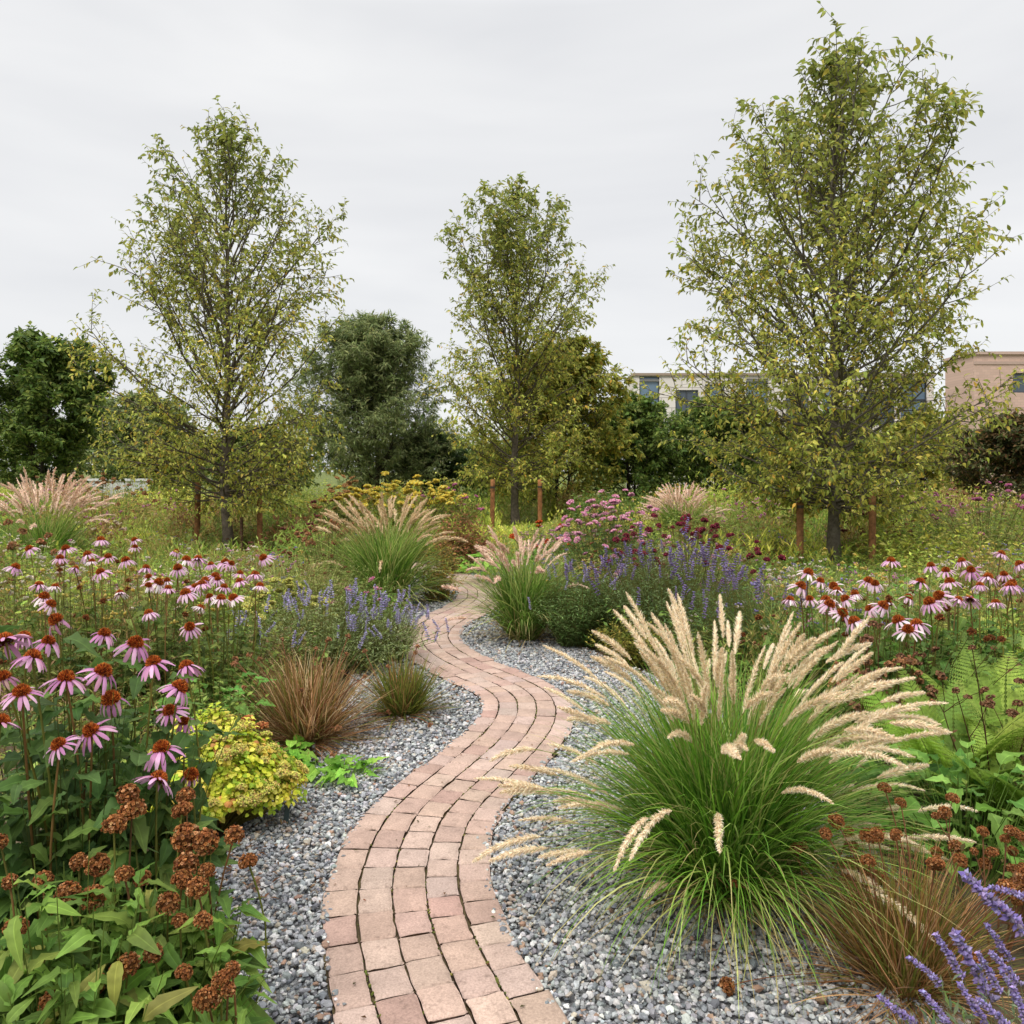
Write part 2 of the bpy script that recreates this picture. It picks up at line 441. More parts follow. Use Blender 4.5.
# pavers: five running courses that follow the curve
rng = rg(11)
mb = MB()
uu = np.array([0, .035, .09, .35, .65, .91, .965, 1.0]); vv = np.array([0, .05, .12, .5, .88, .95, 1.0])
NCOL = 5; cw = PATH_W / NCOL
zprof_u = np.array([1, .35, 0, 0, 0, 0, .35, 1.0]); zprof_v = np.array([1, .35, 0, 0, 0, .35, 1.0])
for c in range(NCOL):
    s0 = 0.3 + rng.uniform(0, 0.15)
    while s0 < SS[-1] - 0.5:
        L = 0.160 * rng.uniform(0.9, 1.12)
        j = 0.0044
        a0, a1 = s0 + j * rng.uniform(.4, 1.1), s0 + L - j * rng.uniform(.4, 1.1)
        b0 = -PATH_W / 2 + c * cw + j * rng.uniform(.5, 1.2); b1 = b0 + cw - 2 * j * rng.uniform(.7, 1.1)
        if c == 0: b0 += rng.uniform(-.012, .014)
        if c == NCOL - 1: b1 += rng.uniform(-.014, .012)
        U, V = np.meshgrid(a0 + (a1 - a0) * uu, b0 + (b1 - b0) * vv, indexing='ij')
        nu, nv = U.shape
        dz = np.maximum(zprof_u[:, None], zprof_v[None, :])
        rag = rng.normal(0, 0.0019, U.shape) * (dz > 0)
        U = U + rag; V = V + rng.normal(0, 0.0019, U.shape) * (dz > 0)
        tilt = rng.normal(0, .010, 2)
        Zt = 0.040 + rng.normal(0, .0012) + (uu[:, None] - .5) * tilt[0] * L + (vv[None, :] - .5) * tilt[1] * cw - dz * rng.uniform(.006, .010, U.shape)
        p = path_pt(U.ravel(), V.ravel(), 0)
        p[:, 2] = Zt.ravel()
        # skirt down into the sand
        border = np.concatenate([np.arange(nv), np.arange(1, nu) * nv + nv - 1, (nu - 1) * nv + np.arange(nv - 2, -1, -1), np.arange(nu - 2, 0, -1) * nv])
        sk = p[border].copy(); sk[:, 2] = -0.004
        nb = len(border); k = np.arange(nb)
        q = np.concatenate([grid_quads(nu, nv), np.stack([border[k], border[(k + 1) % nb], nu * nv + (k + 1) % nb, nu * nv + k], -1)])
        col = pal(rng, 1, [(202, 173, 156), (197, 167, 151), (206, 179, 163), (190, 157, 143), (203, 178, 165)], [4, 3, 3, 1.2, 2], 0.045, 0.74)[0]
        mb.add(np.concatenate([p, sk]), q[:, ::-1], None, col)
        s0 += L
o = mb.build('brick_path', M_BRICK); o['kind'] = 'structure'

# loose gravel, real stones
rng = rg(21)
IV, IF = ico()
def stones(mb, n, y0, y1, size, seed, near_path=False, flatz=0.65):
    rng = rg(seed)
    y = rng.uniform(y0, y1, n)
    if near_path:
        sd = rng.choice([-1, 1], n); s_ = np.interp(y, ZZ, SS)
        p = path_pt(s_, sd * (PATH_W / 2 + rng.normal(0.0, 0.016, n)), 0.0); x, y = p[:, 0], p[:, 1]
        keep = np.ones(n, bool)
    else:
        xl, xr = np.interp(y, GY, GL), np.interp(y, GY, GR)
        x = xl - .12 + (xr - xl + .24) * rng.random(n)
        d = path_dist(x, y)
        keep = d > PATH_W / 2 + rng.uniform(-0.004, 0.012, n)
    x, y = x[keep], y[keep]; n = len(x)
    d = path_dist(x, y)
    z = np.where(d < PATH_W / 2 - .004, 0.040, np.clip(0.022 + rng.uniform(-.018, .010, n) - np.clip(d - .4, 0, .2) * .04, 0.002, .04))
    sz = size * rng.lognormal(0, .28, n)
    S = np.stack([sz * rng.uniform(.8, 1.35, n), sz * rng.uniform(.7, 1.1, n), sz * flatz * rng.uniform(.7, 1.2, n)], -1)
    dirs = norm(np.stack([rng.normal(size=n), rng.normal(size=n), rng.normal(0, .35, n)], -1))
    M = frame(dirs, norm(np.stack([rng.normal(0, .3, n), rng.normal(0, .3, n), np.ones(n)], -1)))
    base = IV[None] * (1 + rng.normal(0, .16, (n, 12, 1)))
    v = np.einsum('nij,nkj->nki', M, base * S[:, None, :]) + np.stack([x, y, z], -1)[:, None, :]
    C = pal(rng, n, [(162, 163, 163), (134, 136, 138), (188, 187, 184), (110, 113, 117), (208, 206, 202), (170, 158, 144), (150, 122, 104)], [5.5, 5, 3.2, 2.2, .55, 1.5, .6], .10, 0.98)
    mb.add(v.reshape(-1, 3), None, many(IF, n, 12), np.repeat(C, 12, 0))
mb = MB()
stones(mb, 44000, 2.2, 4.6, 0.0092, 1)
stones(mb, 34000, 4.4, 7.6, 0.0103, 2)
stones(mb, 16000, 7.4, 13.0, 0.013, 3)
stones(mb, 1600, 2.2, 9.0, 0.0075, 4, True)
o = mb.build('gravel', M_STONE, smooth=False); o['kind'] = 'stuff'; o['label'] = 'loose grey crushed stone gravel beside the brick path'

# ---------------------------------------------------------------- plants: generators
def wander(rng, p, d, L, K, up=0.0, jit=0.12):
    P = np.zeros((K, 3)); P[0] = p; d = d / np.linalg.norm(d); st = L / (K - 1)
    for k in range(1, K):
        d = d + rng.normal(0, jit, 3) + np.array((0, 0, up)); d /= np.linalg.norm(d)
        P[k] = P[k - 1] + d * st
    return P
def leaves_on(mb, rng, P, n, t0, size, T, cols, w, down=0.45, k=0.8, jit=.2, upcol=None, H=1):
    """n alternate leaves along each polyline of P (B,K,3)"""
    B, K, _ = P.shape
    t = np.clip(np.linspace(t0, 1, n)[None] + rng.normal(0, .5 * (1 - t0) / n, (B, n)), 0, 1) * (K - 1)
    i = np.minimum(t.astype(int), K - 2); f = (t - i)[..., None]
    b = np.arange(B)[:, None]
    p = P[b, i] * (1 - f) + P[b, i + 1] * f
    Tn = norm(P[b, i + 1] - P[b, i])
    sd = norm(np.cross(Tn, rng.normal(0, .4, (B, n, 3)) + np.array((0, 0, 1.0)))) * np.where(np.arange(n) % 2 == 0, 1, -1)[None, :, None]
    d = Tn * .55 + sd * rng.uniform(.4, 1.0, (B, n, 1)) + rng.normal(0, .25, (B, n, 3)) + np.array((0, 0, -down)) * rng.uniform(.2, 1.7, (B, n, 1))
    p = p.reshape(-1, 3); d = d.reshape(-1, 3); m = len(p)
    up = np.array((0, 0, 1.0)) + rng.normal(0, .5, (m, 3))
    C = pal(rng, m, cols, w, jit, k)
    if upcol is not None:
        g = np.clip((p[:, 2] / H - .45) / .4, 0, 1) * rng.uniform(.3, 1, m)
        C = C * (1 - g[:, None]) + pal(rng, m, upcol, None, jit, k) * g[:, None]
    sz = size * rng.uniform(.6, 1.25, m) * np.interp(p[:, 2] / H, [.1, .6, .8, 1], [.82, 1, 1.15, 1.32])
    scatter(mb, T, frame(d, up), p, sz, C)

def make_tree(name, label, cat, loc, H, r0, prof, seed, nb=44, t0=.15, el0=5, el1=62, nsub=7, ntw=3, nleaf=6, leaf=.14, T=LEAF, cols=None, w=None,
              upcol=None, bark=(92, 84, 74), group=None, stems=1, sparse=0.0, k=.8, lowbonus=0, sublen=.34):
    """a trunk, ascending limbs grown out to the crown's profile, side shoots, twigs and leaves"""
    rng = rg(seed)
    root = thing(name, label, cat, loc, group)
    wood, leafm = MB(), MB()
    bc = lin(bark) * .8
    ph, pr = np.array(prof).T
    R = lambda z: np.interp(z / H, ph, pr)
    trunks = []
    for s_ in range(stems):
        off = np.zeros(3) if stems == 1 else np.array((*(rng.normal(0, .12 * H / 3, 2)), 0))
        K = 16
        zz = np.linspace(0, H * (.985 if s_ == 0 else rng.uniform(.7, .95)), K)
        wob = np.cumsum(rng.normal(0, .012 * H / K * 3, (K, 2)), 0); wob -= wob[0]
        P = np.stack([off[0] + wob[:, 0] + off[0] * 1.6 * zz / H, off[1] + wob[:, 1] + off[1] * 1.6 * zz / H, zz], -1)
        P[0, 2] = -.05
        t = zz / zz[-1]
        rad = r0 * (1 - t) ** 1.25 * (1 if s_ == 0 else .7) + .006
        rad[0] *= 1.35
        tubes(wood, P[None], rad[None], 10, bc)
        trunks.append((P, rad))
    sec, ter, br = [], [], []
    for i in range(nb):
        P, rad = trunks[i % stems]
        u = (i + rng.random()) / nb
        t = t0 + (.96 - t0) * u ** (1.0 + lowbonus)
        kf = t * 15; i0 = min(int(kf), 14); p0 = P[i0] + (P[i0 + 1] - P[i0]) * (kf - i0)
        az = i * 2.39996 + rng.normal(0, .35)
        el = math.radians(np.clip((np.interp(t, [.1, .15, .22, .36, .65, 1], [-8, 2, 26, 48, 61, el1]) if T is LEAF else el0 + (el1 - el0) * t ** .65) + rng.normal(0, 8), -24, 80))
        fr = rng.uniform(.70, 1.06) if t < .5 or T is not LEAF else rng.uniform(.5, 1.2)
        L = .25
        ztop = H * rng.uniform(.90, 1.02)
        while L < H * .75 and L * math.cos(el) < R(min(p0[2] + L * math.sin(el), H * .999)) * fr and p0[2] + L * math.sin(el) < ztop:
            L += .06
        if L < .3 and u < .5:
            continue
        d = np.array((math.cos(az) * math.cos(el), math.sin(az) * math.cos(el), math.sin(el) * .85))
        Q = wander(rng, p0, d, L, 10, .05 if T is LEAF else .035, .09)
        rb = min(np.interp(kf, np.arange(16), rad) * .5, .0035 + .0058 * L)
        tb = np.linspace(0, 1, 10)
        tubes(wood, Q[None], (rb * (1 - tb) ** .8 + .0035)[None], 6, bc * rng.uniform(.7, 1.0))
        br.append(Q)
        ns = max(1, int(nsub * min(2.0, .10 + (L / 2.2) ** 1.25)))
        for j in range(ns):
            ts = .18 + .80 * (j + rng.random()) / ns
            kk = ts * 9; j0 = min(int(kk), 8); q0 = Q[j0] + (Q[j0 + 1] - Q[j0]) * (kk - j0)
            Tn = norm(Q[j0 + 1] - Q[j0])
            pp = norm(np.cross(Tn, rng.normal(size=3)) * np.array((1, 1, .7)))
            a = math.radians(rng.uniform(28, 62))
            Ls = max(.14, sublen * L * rng.uniform(.6, 1.25) * (1.15 - .6 * ts))
            hq = math.hypot(q0[0], q0[1])
            dd = Tn * math.cos(a) + pp * math.sin(a)
            S = wander(rng, q0, dd, Ls, 6, .06, .12)
            ok = math.hypot(S[-1, 0], S[-1, 1]) <= R(min(S[-1, 2], H)) * 1.1 + .08
            if not ok:
                S = q0 + (S - q0) * .55
            sec.append(S)
            for m_ in range(ntw):
                if rng.random() < sparse + .66 * np.clip((t - .42) / .35, 0, 1) * (leaf < .14 and T is LEAF):
                    continue
                tt = .15 + .85 * (m_ + rng.random()) / ntw
                kk2 = tt * 5; m0 = min(int(kk2), 4); w0 = S[m0] + (S[m0 + 1] - S[m0]) * (kk2 - m0)
                Tn2 = norm(S[m0 + 1] - S[m0])
                pp2 = norm(np.cross(Tn2, rng.normal(size=3)))
                d2 = Tn2 * .75 + pp2 * .7 + np.array((0, 0, -.1))
                ter.append(wander(rng, w0, d2, rng.uniform(.16, .42) * (H / 9) ** .5 * min(1, .35 + L / 2), 4, 0, .15))
    sec, ter, br = np.array(sec), np.array(ter), np.array(br)
    tubes(wood, sec, np.broadcast_to(np.linspace(.009, .003, 6), sec.shape[:2]), 4, bc * .8)
    tubes(wood, ter, np.broadcast_to(np.linspace(.004, .002, 4), ter.shape[:2]), 3, bc * .75)
    leaves_on(leafm, rng, ter, nleaf, .12, leaf, T, cols, w, upcol=upcol, H=H, k=k)
    leaves_on(leafm, rng, sec, nleaf, .30, leaf, T, cols, w, upcol=upcol, H=H, k=k)
    leaves_on(leafm, rng, br, nleaf, .72, leaf * 1.1, T, cols, w, upcol=upcol, H=H, k=k)
    leaves_on(leafm, rng, trunks[0][0][None], 14, .88, leaf * 1.1, T, cols, w, upcol=upcol, H=H, k=k)
    wood.build('trunk', M_BARK, root)
    leafm.build('crown', M_LEAF, root)
    return root

def arcs(rng, n, L, th0, bend, r_root, K=9, powr=1.6, az=None):
    """blades that rise at a lean th0 and arch over; n polylines from a tuft's base"""
    az = rng.uniform(0, 2 * np.pi, n) if az is None else az
    s = np.linspace(0, 1, K)
    th = th0[:, None] + bend[:, None] * s[None] ** powr
    azs = az[:, None] + rng.normal(0, .25, (n, 1)) * s[None]
    st = np.concatenate([np.zeros((n, 1)), np.repeat(L[:, None] / (K - 1), K - 1, 1)], 1)
    hx = np.cumsum(np.sin(th) * np.cos(azs) * st, 1); hy = np.cumsum(np.sin(th) * np.sin(azs) * st, 1); hz = np.cumsum(np.cos(th) * st, 1)
    rr = r_root * np.sqrt(rng.random(n)); ra = az + rng.normal(0, .9, n)
    P = np.stack([hx + (rr * np.cos(ra))[:, None], hy + (rr * np.sin(ra))[:, None], hz], -1)
    P[..., 2] = np.maximum(P[..., 2], .012 + .02 * rng.random((n, 1)))
    sa = az + np.pi / 2 + rng.normal(0, .5, n)
    S = np.stack([np.cos(sa), np.sin(sa), rng.normal(0, .2, n)], -1)
    return P, norm(S)
def blades(mb, rng, n, L, th, bend, r_root, width, cols, w=None, k=.8, K=9, tip=None):
    P, S = arcs(rng, n, L, th, bend, r_root, K)
    t = np.linspace(0, 1, K)
    W = width * rng.uniform(.6, 1.3, (n, 1)) * (np.minimum(1, .55 + t * 2) * (1 - t ** 3 * .97))[None]
    C = pal(rng, n, cols, w, .2, k)
    if tip is not None:
        dry = (rng.random(n) < tip)[:, None, None] * np.clip((t - .55) / .4, 0, 1)[None, :, None]
        C = C[:, None] * (1 - dry) + (lin((196, 178, 122)) * .8)[None, None] * dry
    ribbons(mb, P, W, S, C)
    return P
def plume(rng, P, length, rad, nbr, cols, bw=.0018):
    """a soft bristly seed head on the end of an arching stalk P (K,3)"""
    mb = MB()
    seg = np.linalg.norm(np.diff(P, axis=0), axis=1); cs = np.concatenate([[0], np.cumsum(seg)])
    L = cs[-1]
    f = lambda s: np.stack([np.interp(s, cs, P[:, i]) for i in range(3)], -1)
    s0 = np.linspace(L * .25, L - length, 6)
    tubes(mb, f(s0)[None], np.full((1, 6), .0013 if bw < .003 else .0022), 4, lin((160, 160, 88)) * .7)
    s1 = np.linspace(L - length, L, 10)
    t1 = np.linspace(0, 1, 10)
    prof = lambda t: np.interp(t, [0, .12, .35, .7, .93, 1], [.35, .8, 1, .85, .5, .12])
    tubes(mb, f(s1)[None], (prof(t1) * rad * .36)[None], 6, lin(cols[0]) * .9)
    t = rng.random(nbr); c = f(L - length + t * length)
    Tn = norm(f(L - length + t * length + .004) - f(L - length + t * length - .004))
    r = norm(np.cross(Tn, rand_dirs(rng, nbr)))
    d = norm(Tn * rng.uniform(.6, 1.0, (nbr, 1)) + r * rng.uniform(.5, .95, (nbr, 1)))
    ln = prof(t) * rad * rng.uniform(.8, 1.9, nbr)
    sd = norm(np.cross(d, rand_dirs(rng, nbr))) * bw
    b = c + r * (prof(t) * rad * .3)[:, None]
    v = np.stack([b - sd, b + sd, b + d * ln[:, None]], 1).reshape(-1, 3)
    C = pal(rng, nbr, cols, None, .12, .86)
    mb.add(v, None, np.arange(nbr * 3).reshape(-1, 3), np.repeat(C, 3, 0))
    return mb
BUFF = [(242, 226, 196), (234, 214, 182), (248, 236, 212), (226, 202, 168)]
PINKBUFF = [(234, 206, 182), (226, 194, 174), (240, 218, 194), (218, 184, 168)]
GREEN_G = [(96, 132, 48), (120, 154, 60), (78, 112, 42), (140, 168, 82), (168, 176, 100)]
def fountain(label, X, Y, h, seed, nbl=1400, npl=70, bw=.005, cols=GREEN_G, pcols=BUFF, plen=.27, prad=.017, nbr=420, pbw=.0018, spread=1.0, group='feathery fountain grasses', lowpl=.2, lo=1.0, w=None, pl_up=1.12):
    rng = rg(seed)
    root = thing('fountain_grass', label, 'ornamental grass', (X, Y, 0), group)
    mb = MB()
    n1 = int(nbl * .72)
    blades(mb, rng, n1, h * rng.uniform(.62, 1.0, n1) * lo, np.abs(rng.normal(0, .30, n1)) * spread, rng.uniform(.35, 1.25, n1), .13 * h, bw, cols, w, tip=.15)
    n2 = nbl - n1
    blades(mb, rng, n2, h * rng.uniform(.55, .98, n2), rng.uniform(.45, .95, n2) * spread, rng.uniform(.9, 1.75, n2), .13 * h, bw, cols, w, tip=.3)
    n3 = nbl // 6
    blades(mb, rng, n3, h * rng.uniform(.3, .7, n3), rng.uniform(.5, 1.2, n3), rng.uniform(.3, 1.2, n3), .13 * h, bw * .8, [(196, 176, 126), (164, 142, 96), (182, 170, 104)], None, tip=.2)
    mb.build('blades', M_GRASS, root)
    L = h * rng.uniform(.92, pl_up, npl)
    th = np.abs(rng.normal(.04, .31, npl)) * spread
    bend = rng.uniform(.25, 1.25, npl) + th * .9
    low = rng.random(npl) < lowpl
    th[low] = rng.uniform(.7, 1.1, low.sum()); bend[low] = rng.uniform(.5, 1.1, low.sum()); L[low] *= rng.uniform(.62, .95, low.sum())
    az = rng.uniform(0, 2 * np.pi, npl)
    az[low] = rng.choice([0.15, math.pi - .1], low.sum(), p=[.5, .5]) + rng.normal(0, .5, low.sum())
    P, _ = arcs(rng, npl, L, th, bend, .10 * h, 14, 2.6, az)
    rest = MB()
    for i in range(npl):
        m_ = plume(rng, P[i], plen * rng.uniform(.65, 1.3), prad * rng.uniform(.75, 1.2), nbr, pcols, pbw)
        if i < 100:
            m_.build('plume', M_PLUME, root)
        else:
            rest.v += m_.v; rest.c += m_.c; rest.q += [q + rest.n for q in m_.q]; rest.t += [t + rest.n for t in m_.t]; rest.n += m_.n
    if rest.n:
        rest.build('plume', M_PLUME, root)['kind'] = 'stuff'
    return root

def stems_on(rng, n, r, h, base=.3, flat=.45, rag=.12, ell=1.0):
    """feet and tips of n stems whose tips make an uneven dome"""
    a = rng.uniform(0, 2 * np.pi, n); q = np.sqrt(rng.random(n))
    lump = 1 + .22 * np.sin(a * 3 + rng.uniform(0, 6)) * q
    x = q * np.cos(a) * r * lump; y = q * np.sin(a) * r * ell * lump
    z = h * (1 - flat * q ** 2) * (1 + rng.normal(0, rag, n))
    tip = np.stack([x, y, np.maximum(z, .05)], -1)
    foot = np.stack([x * base, y * base, np.zeros(n)], -1)
    return foot, tip
def stem_leaves(mb, rng, foot, tip, m, size, T, cols, w=None, tmin=.12, rise=.25, bow=.12, k=.8, stemc=(110, 110, 60), stemw=.003, out_=0.9, jit=.2):
    n = len(foot)
    K = 5; t = np.linspace(0, 1, K)[None, :, None]
    b = (tip - foot) * np.array((1, 1, 0)) * bow
    P = foot[:, None] * (1 - t) + tip[:, None] * t - (b[:, None] * np.sin(t * np.pi))
    sa = rng.uniform(0, np.pi, n); S = np.stack([np.cos(sa), np.sin(sa), 0 * sa], -1)
    sc = pal(rng, n, [stemc], None, .15, k)
    W = np.broadcast_to(np.linspace(1, .5, K)[None] * stemw, (n, K))
    ribbons(mb, P, W, S, sc)
    ribbons(mb, P, W, np.stack([-S[:, 1], S[:, 0], S[:, 2]], -1), sc)
    tt = np.clip(rng.uniform(tmin, 1.0, (n, m)), 0, .999) * (K - 1)
    i = tt.astype(int); f = (tt - i)[..., None]; bi = np.arange(n)[:, None]
    p = (P[bi, i] * (1 - f) + P[bi, i + 1] * f).reshape(-1, 3)
    N_ = len(p)
    az = rng.uniform(0, 2 * np.pi, N_)
    d = np.stack([np.cos(az) * out_, np.sin(az) * out_, rng.normal(rise, .35, N_)], -1)
    sz = size * rng.uniform(.55, 1.25, N_) * (1.15 - .45 * (tt.reshape(-1) / (K - 1)))
    scatter(mb, T, frame(d, np.array((0, 0, 1.0)) + rng.normal(0, .35, (N_, 3))), p, sz, pal(rng, N_, cols, w, jit, k))
    return P

# ---- flower head meshes (each shared by its copies)
def head_spike(seed, cols, length=.12, rad=.012, whorls=10, per=7, fl=.006):
    rng = rg(seed); mb = MB()
    P = wander(rng, np.zeros(3), np.array((rng.normal(0, .1), rng.normal(0, .1), 1.0)), length, 8, 0, .06)
    tubes(mb, P[None], np.full((1, 8), .0013), 4, lin((110, 110, 90)) * .7)
    z = np.repeat(np.linspace(0, 1, whorls) ** .9, per)
    n = len(z); a = rng.uniform(0, 2 * np.pi, n)
    c = np.stack([np.interp(z, np.linspace(0, 1, 8), P[:, i]) for i in range(3)], -1)
    r = rad * (1 - .6 * z) * rng.uniform(.6, 1.1, n)
    dv = np.stack([np.cos(a), np.sin(a), rng.uniform(0, .6, n)], -1)
    sz = fl * rng.uniform(.6, 1.25, n)
    scatter(mb, OCTA, frame(dv), c + dv * r[:, None] + rng.normal(0, .0015, (n, 3)), np.stack([sz * .8, sz * 1.4, sz * .7], -1), pal(rng, n, cols, None, .16, .85))
    return mb.mesh('flower_spike', M_PETAL, False)
def head_ball(seed, cols, rad=.02, n=70, zmin=-.5, sq=.8, T=OCTA, fl=.3, mat=None, wgt=None, jit=.2):
    rng = rg(seed); mb = MB()
    d = dome_dirs(rng, n, zmin)
    p = d * rad * np.array((1, 1, sq)) * rng.uniform(.72, 1.03, (n, 1))
    sz = fl * rad * rng.uniform(.7, 1.25, n)
    scatter(mb, T, frame(norm(d + rng.normal(0, .25, (n, 3))), norm(rng.normal(size=(n, 3)))), p, sz, pal(rng, n, cols, wgt, jit, .85))
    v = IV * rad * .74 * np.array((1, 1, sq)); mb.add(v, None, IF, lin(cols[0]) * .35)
    return mb.mesh('flower_head', mat or M_PETAL, False)
def strap_t():
    rows = 5; t = np.linspace(0, 1, rows)
    w = np.array([.055, .10, .125, .115, .05])
    z = -.42 * t ** 2 + .1 * t
    v = np.stack([np.stack([-w, t, z - .03], -1), np.stack([0 * w, t + np.array([0, 0, 0, 0, -.05]), z + .02], -1), np.stack([w, t, z - .03], -1)], 1).reshape(-1, 3)
    c = np.repeat(np.array([(.72, .5, .72), (.9, .8, .9), (1, 1, 1), (1.05, 1.08, 1.05), (1.08, 1.15, 1.08)]), 3, 0)
    return tpl(v, grid_quads(rows, 3), None, c)
STRAP = strap_t()
PINK = [(214, 156, 196), (200, 138, 182), (228, 180, 210), (208, 150, 180)]
PALE = [(240, 214, 224), (232, 196, 212), (246, 228, 228), (226, 184, 204)]
def cone_heads(seed, petc, droop, ncount, plen=.056, faded=False):
    """(cone mesh, petal mesh) of one coneflower, its stalk joining at the origin"""
    rng = rg(seed)
    mb = MB()
    th = np.linspace(0, np.pi / 2, 6); a = np.arange(12) / 12 * 2 * np.pi
    r = .0205 * np.cos(th); z = .002 + .025 * np.sin(th)
    v = np.stack([r[:, None] * np.cos(a), r[:, None] * np.sin(a), np.repeat(z[:, None], 12, 1)], -1).reshape(-1, 3)
    i = np.arange(5)[:, None] * 12; j = np.arange(12)[None]; jn = (j + 1) % 12
    mb.add(v, np.stack([i + j, i + jn, i + 12 + jn, i + 12 + j], -1).reshape(-1, 4), None, lin((104, 54, 34)) * .7)
    n = 230
    k = np.arange(n) + .5; zz = k / n; an = k * 2.39996
    rr = np.sqrt(1 - zz ** 2)
    d = np.stack([rr * np.cos(an), rr * np.sin(an), zz], -1)
    p = d * np.array((.0205, .0205, .025)) + np.array((0, 0, .001))
    c = pal(rng, n, [(202, 116, 54), (178, 92, 48), (220, 146, 74), (130, 66, 42)], [4, 3, 2, 2], .18, .9)
    c *= (1 - .35 * np.clip((zz - .75) / .25, 0, 1))[:, None]
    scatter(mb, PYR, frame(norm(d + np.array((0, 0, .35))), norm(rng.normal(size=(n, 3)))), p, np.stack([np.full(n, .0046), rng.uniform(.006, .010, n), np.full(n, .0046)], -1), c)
    cone = mb.mesh('flower_head', M_DRY, False)
    mb = MB()
    az = np.arange(ncount) / ncount * 2 * np.pi + rng.normal(0, .09, ncount)
    el = -np.radians(rng.normal(droop, 9, ncount))
    d = np.stack([np.cos(az) * np.cos(el), np.sin(az) * np.cos(el), np.sin(el)], -1)
    p = np.stack([np.cos(az) * .016, np.sin(az) * .016, np.full(ncount, .006)], -1)
    C = pal(rng, ncount, petc, None, .08, .86)
    keep = rng.random(ncount) > (.12 if faded else .03)
    L = plen * rng.uniform(.85, 1.12, ncount)
    scatter(mb, STRAP, frame(d)[keep], p[keep], np.stack([L * rng.uniform(.8, 1.05, ncount), L, L], -1)[keep], C[keep])
    # green bracts and stalk top
    nb = 10; ab = rng.uniform(0, 2 * np.pi, nb)
    scatter(mb, LEAF_NARROW, frame(np.stack([np.cos(ab), np.sin(ab), np.full(nb, -.6)], -1)), np.stack([np.cos(ab) * .01, np.sin(ab) * .01, np.full(nb, .002)], -1), np.full(nb, .016), pal(rng, nb, [(96, 110, 52)]))
    return cone, mb.mesh('petals', M_PETAL)
VIVID = [cone_heads(100 + i, PINK, [14, 24, 32, 18, 28, 8][i], [14, 13, 14, 13, 12, 14][i], plen=[.056, .06, .05, .058, .053, .05][i]) for i in range(6)] + [cone_heads(110, [(204, 150, 178), (186, 130, 160), (196, 160, 150)], 48, 11, .05, True), cone_heads(111, PINK, 2, 12, .042), cone_heads(112, PINK, 58, 9, .048, True)]
FADED = [cone_heads(120 + i, PALE, [18, 30, 38, 10][i], [15, 14, 16, 13][i], .050, True) for i in range(4)]
SOFT = [cone_heads(140 + i, [(224, 178, 206), (234, 200, 216), (216, 160, 196)], [14, 26, 20, 32][i], [15, 14, 16, 13][i], .052) for i in range(4)]

def coneflower(label, base, heads, kinds, seed, nfol=40, fr=.22, fh=.6, leaf=.13, group='coneflower plants in bloom', cols=None, scale=1.0, m=8):
    """heads: world points of the blooms; foot of the plant at base (X, Y)"""
    rng = rg(seed)
    root = thing('coneflower_plant', label, 'flower', (base[0], base[1], 0), group)
    org = np.array((base[0], base[1], 0.0))
    cols = cols or [(74, 104, 52), (58, 88, 44), (92, 122, 60), (66, 96, 56)]
    mb = MB()
    foot, tip = stems_on(rng, nfol, fr, fh, .5, .35, .18)
    stem_leaves(mb, rng, foot, tip, m, leaf, LEAF_BROAD, cols, None, .12, .12, .1, .72, (88, 100, 50), .005)
    mb.build('foliage', M_LEAF, root)
    for i, h in enumerate(heads):
        hl = np.asarray(h) - org + np.array((0, 0, rng.normal(0, .025)))
        f = np.array((hl[0] * .55 + rng.normal(0, .03), hl[1] * .55 + rng.normal(0, .03), 0))
        t = np.linspace(0, 1, 7)[:, None]
        P = f * (1 - t) + hl * t + np.array((rng.normal(0, .03), rng.normal(0, .03), 0)) * np.sin(t * np.pi)
        st = MB(); tubes(st, P[None], np.linspace(.0042, .003, 7)[None] * scale, 6, pal(rng, 1, [(128, 124, 60), (108, 112, 54), (130, 104, 62)])[0])
        nl = 4; ti = rng.uniform(.3, .8, nl); az = rng.uniform(0, 6.28, nl)
        scatter(st, LEAF_LANCE, frame(np.stack([np.cos(az), np.sin(az), np.full(nl, .5)], -1)), f * (1 - ti[:, None]) + hl * ti[:, None], rng.uniform(.05, .10, nl), pal(rng, nl, cols, None, .15, .75))
        st.build('stem', M_LEAF, root)
        cm, pm = kinds[rng.integers(len(kinds))]
        d = norm(P[-1] - P[-2])
        c = link('flower_head', cm, root, hl, (-d[1] * .6 + rng.normal(0, .26) + .08, d[0] * .6 + rng.normal(0, .26), rng.uniform(0, 6.28)), scale * rng.uniform(.74, 1.12))
        link('petals', pm, c)
    return root

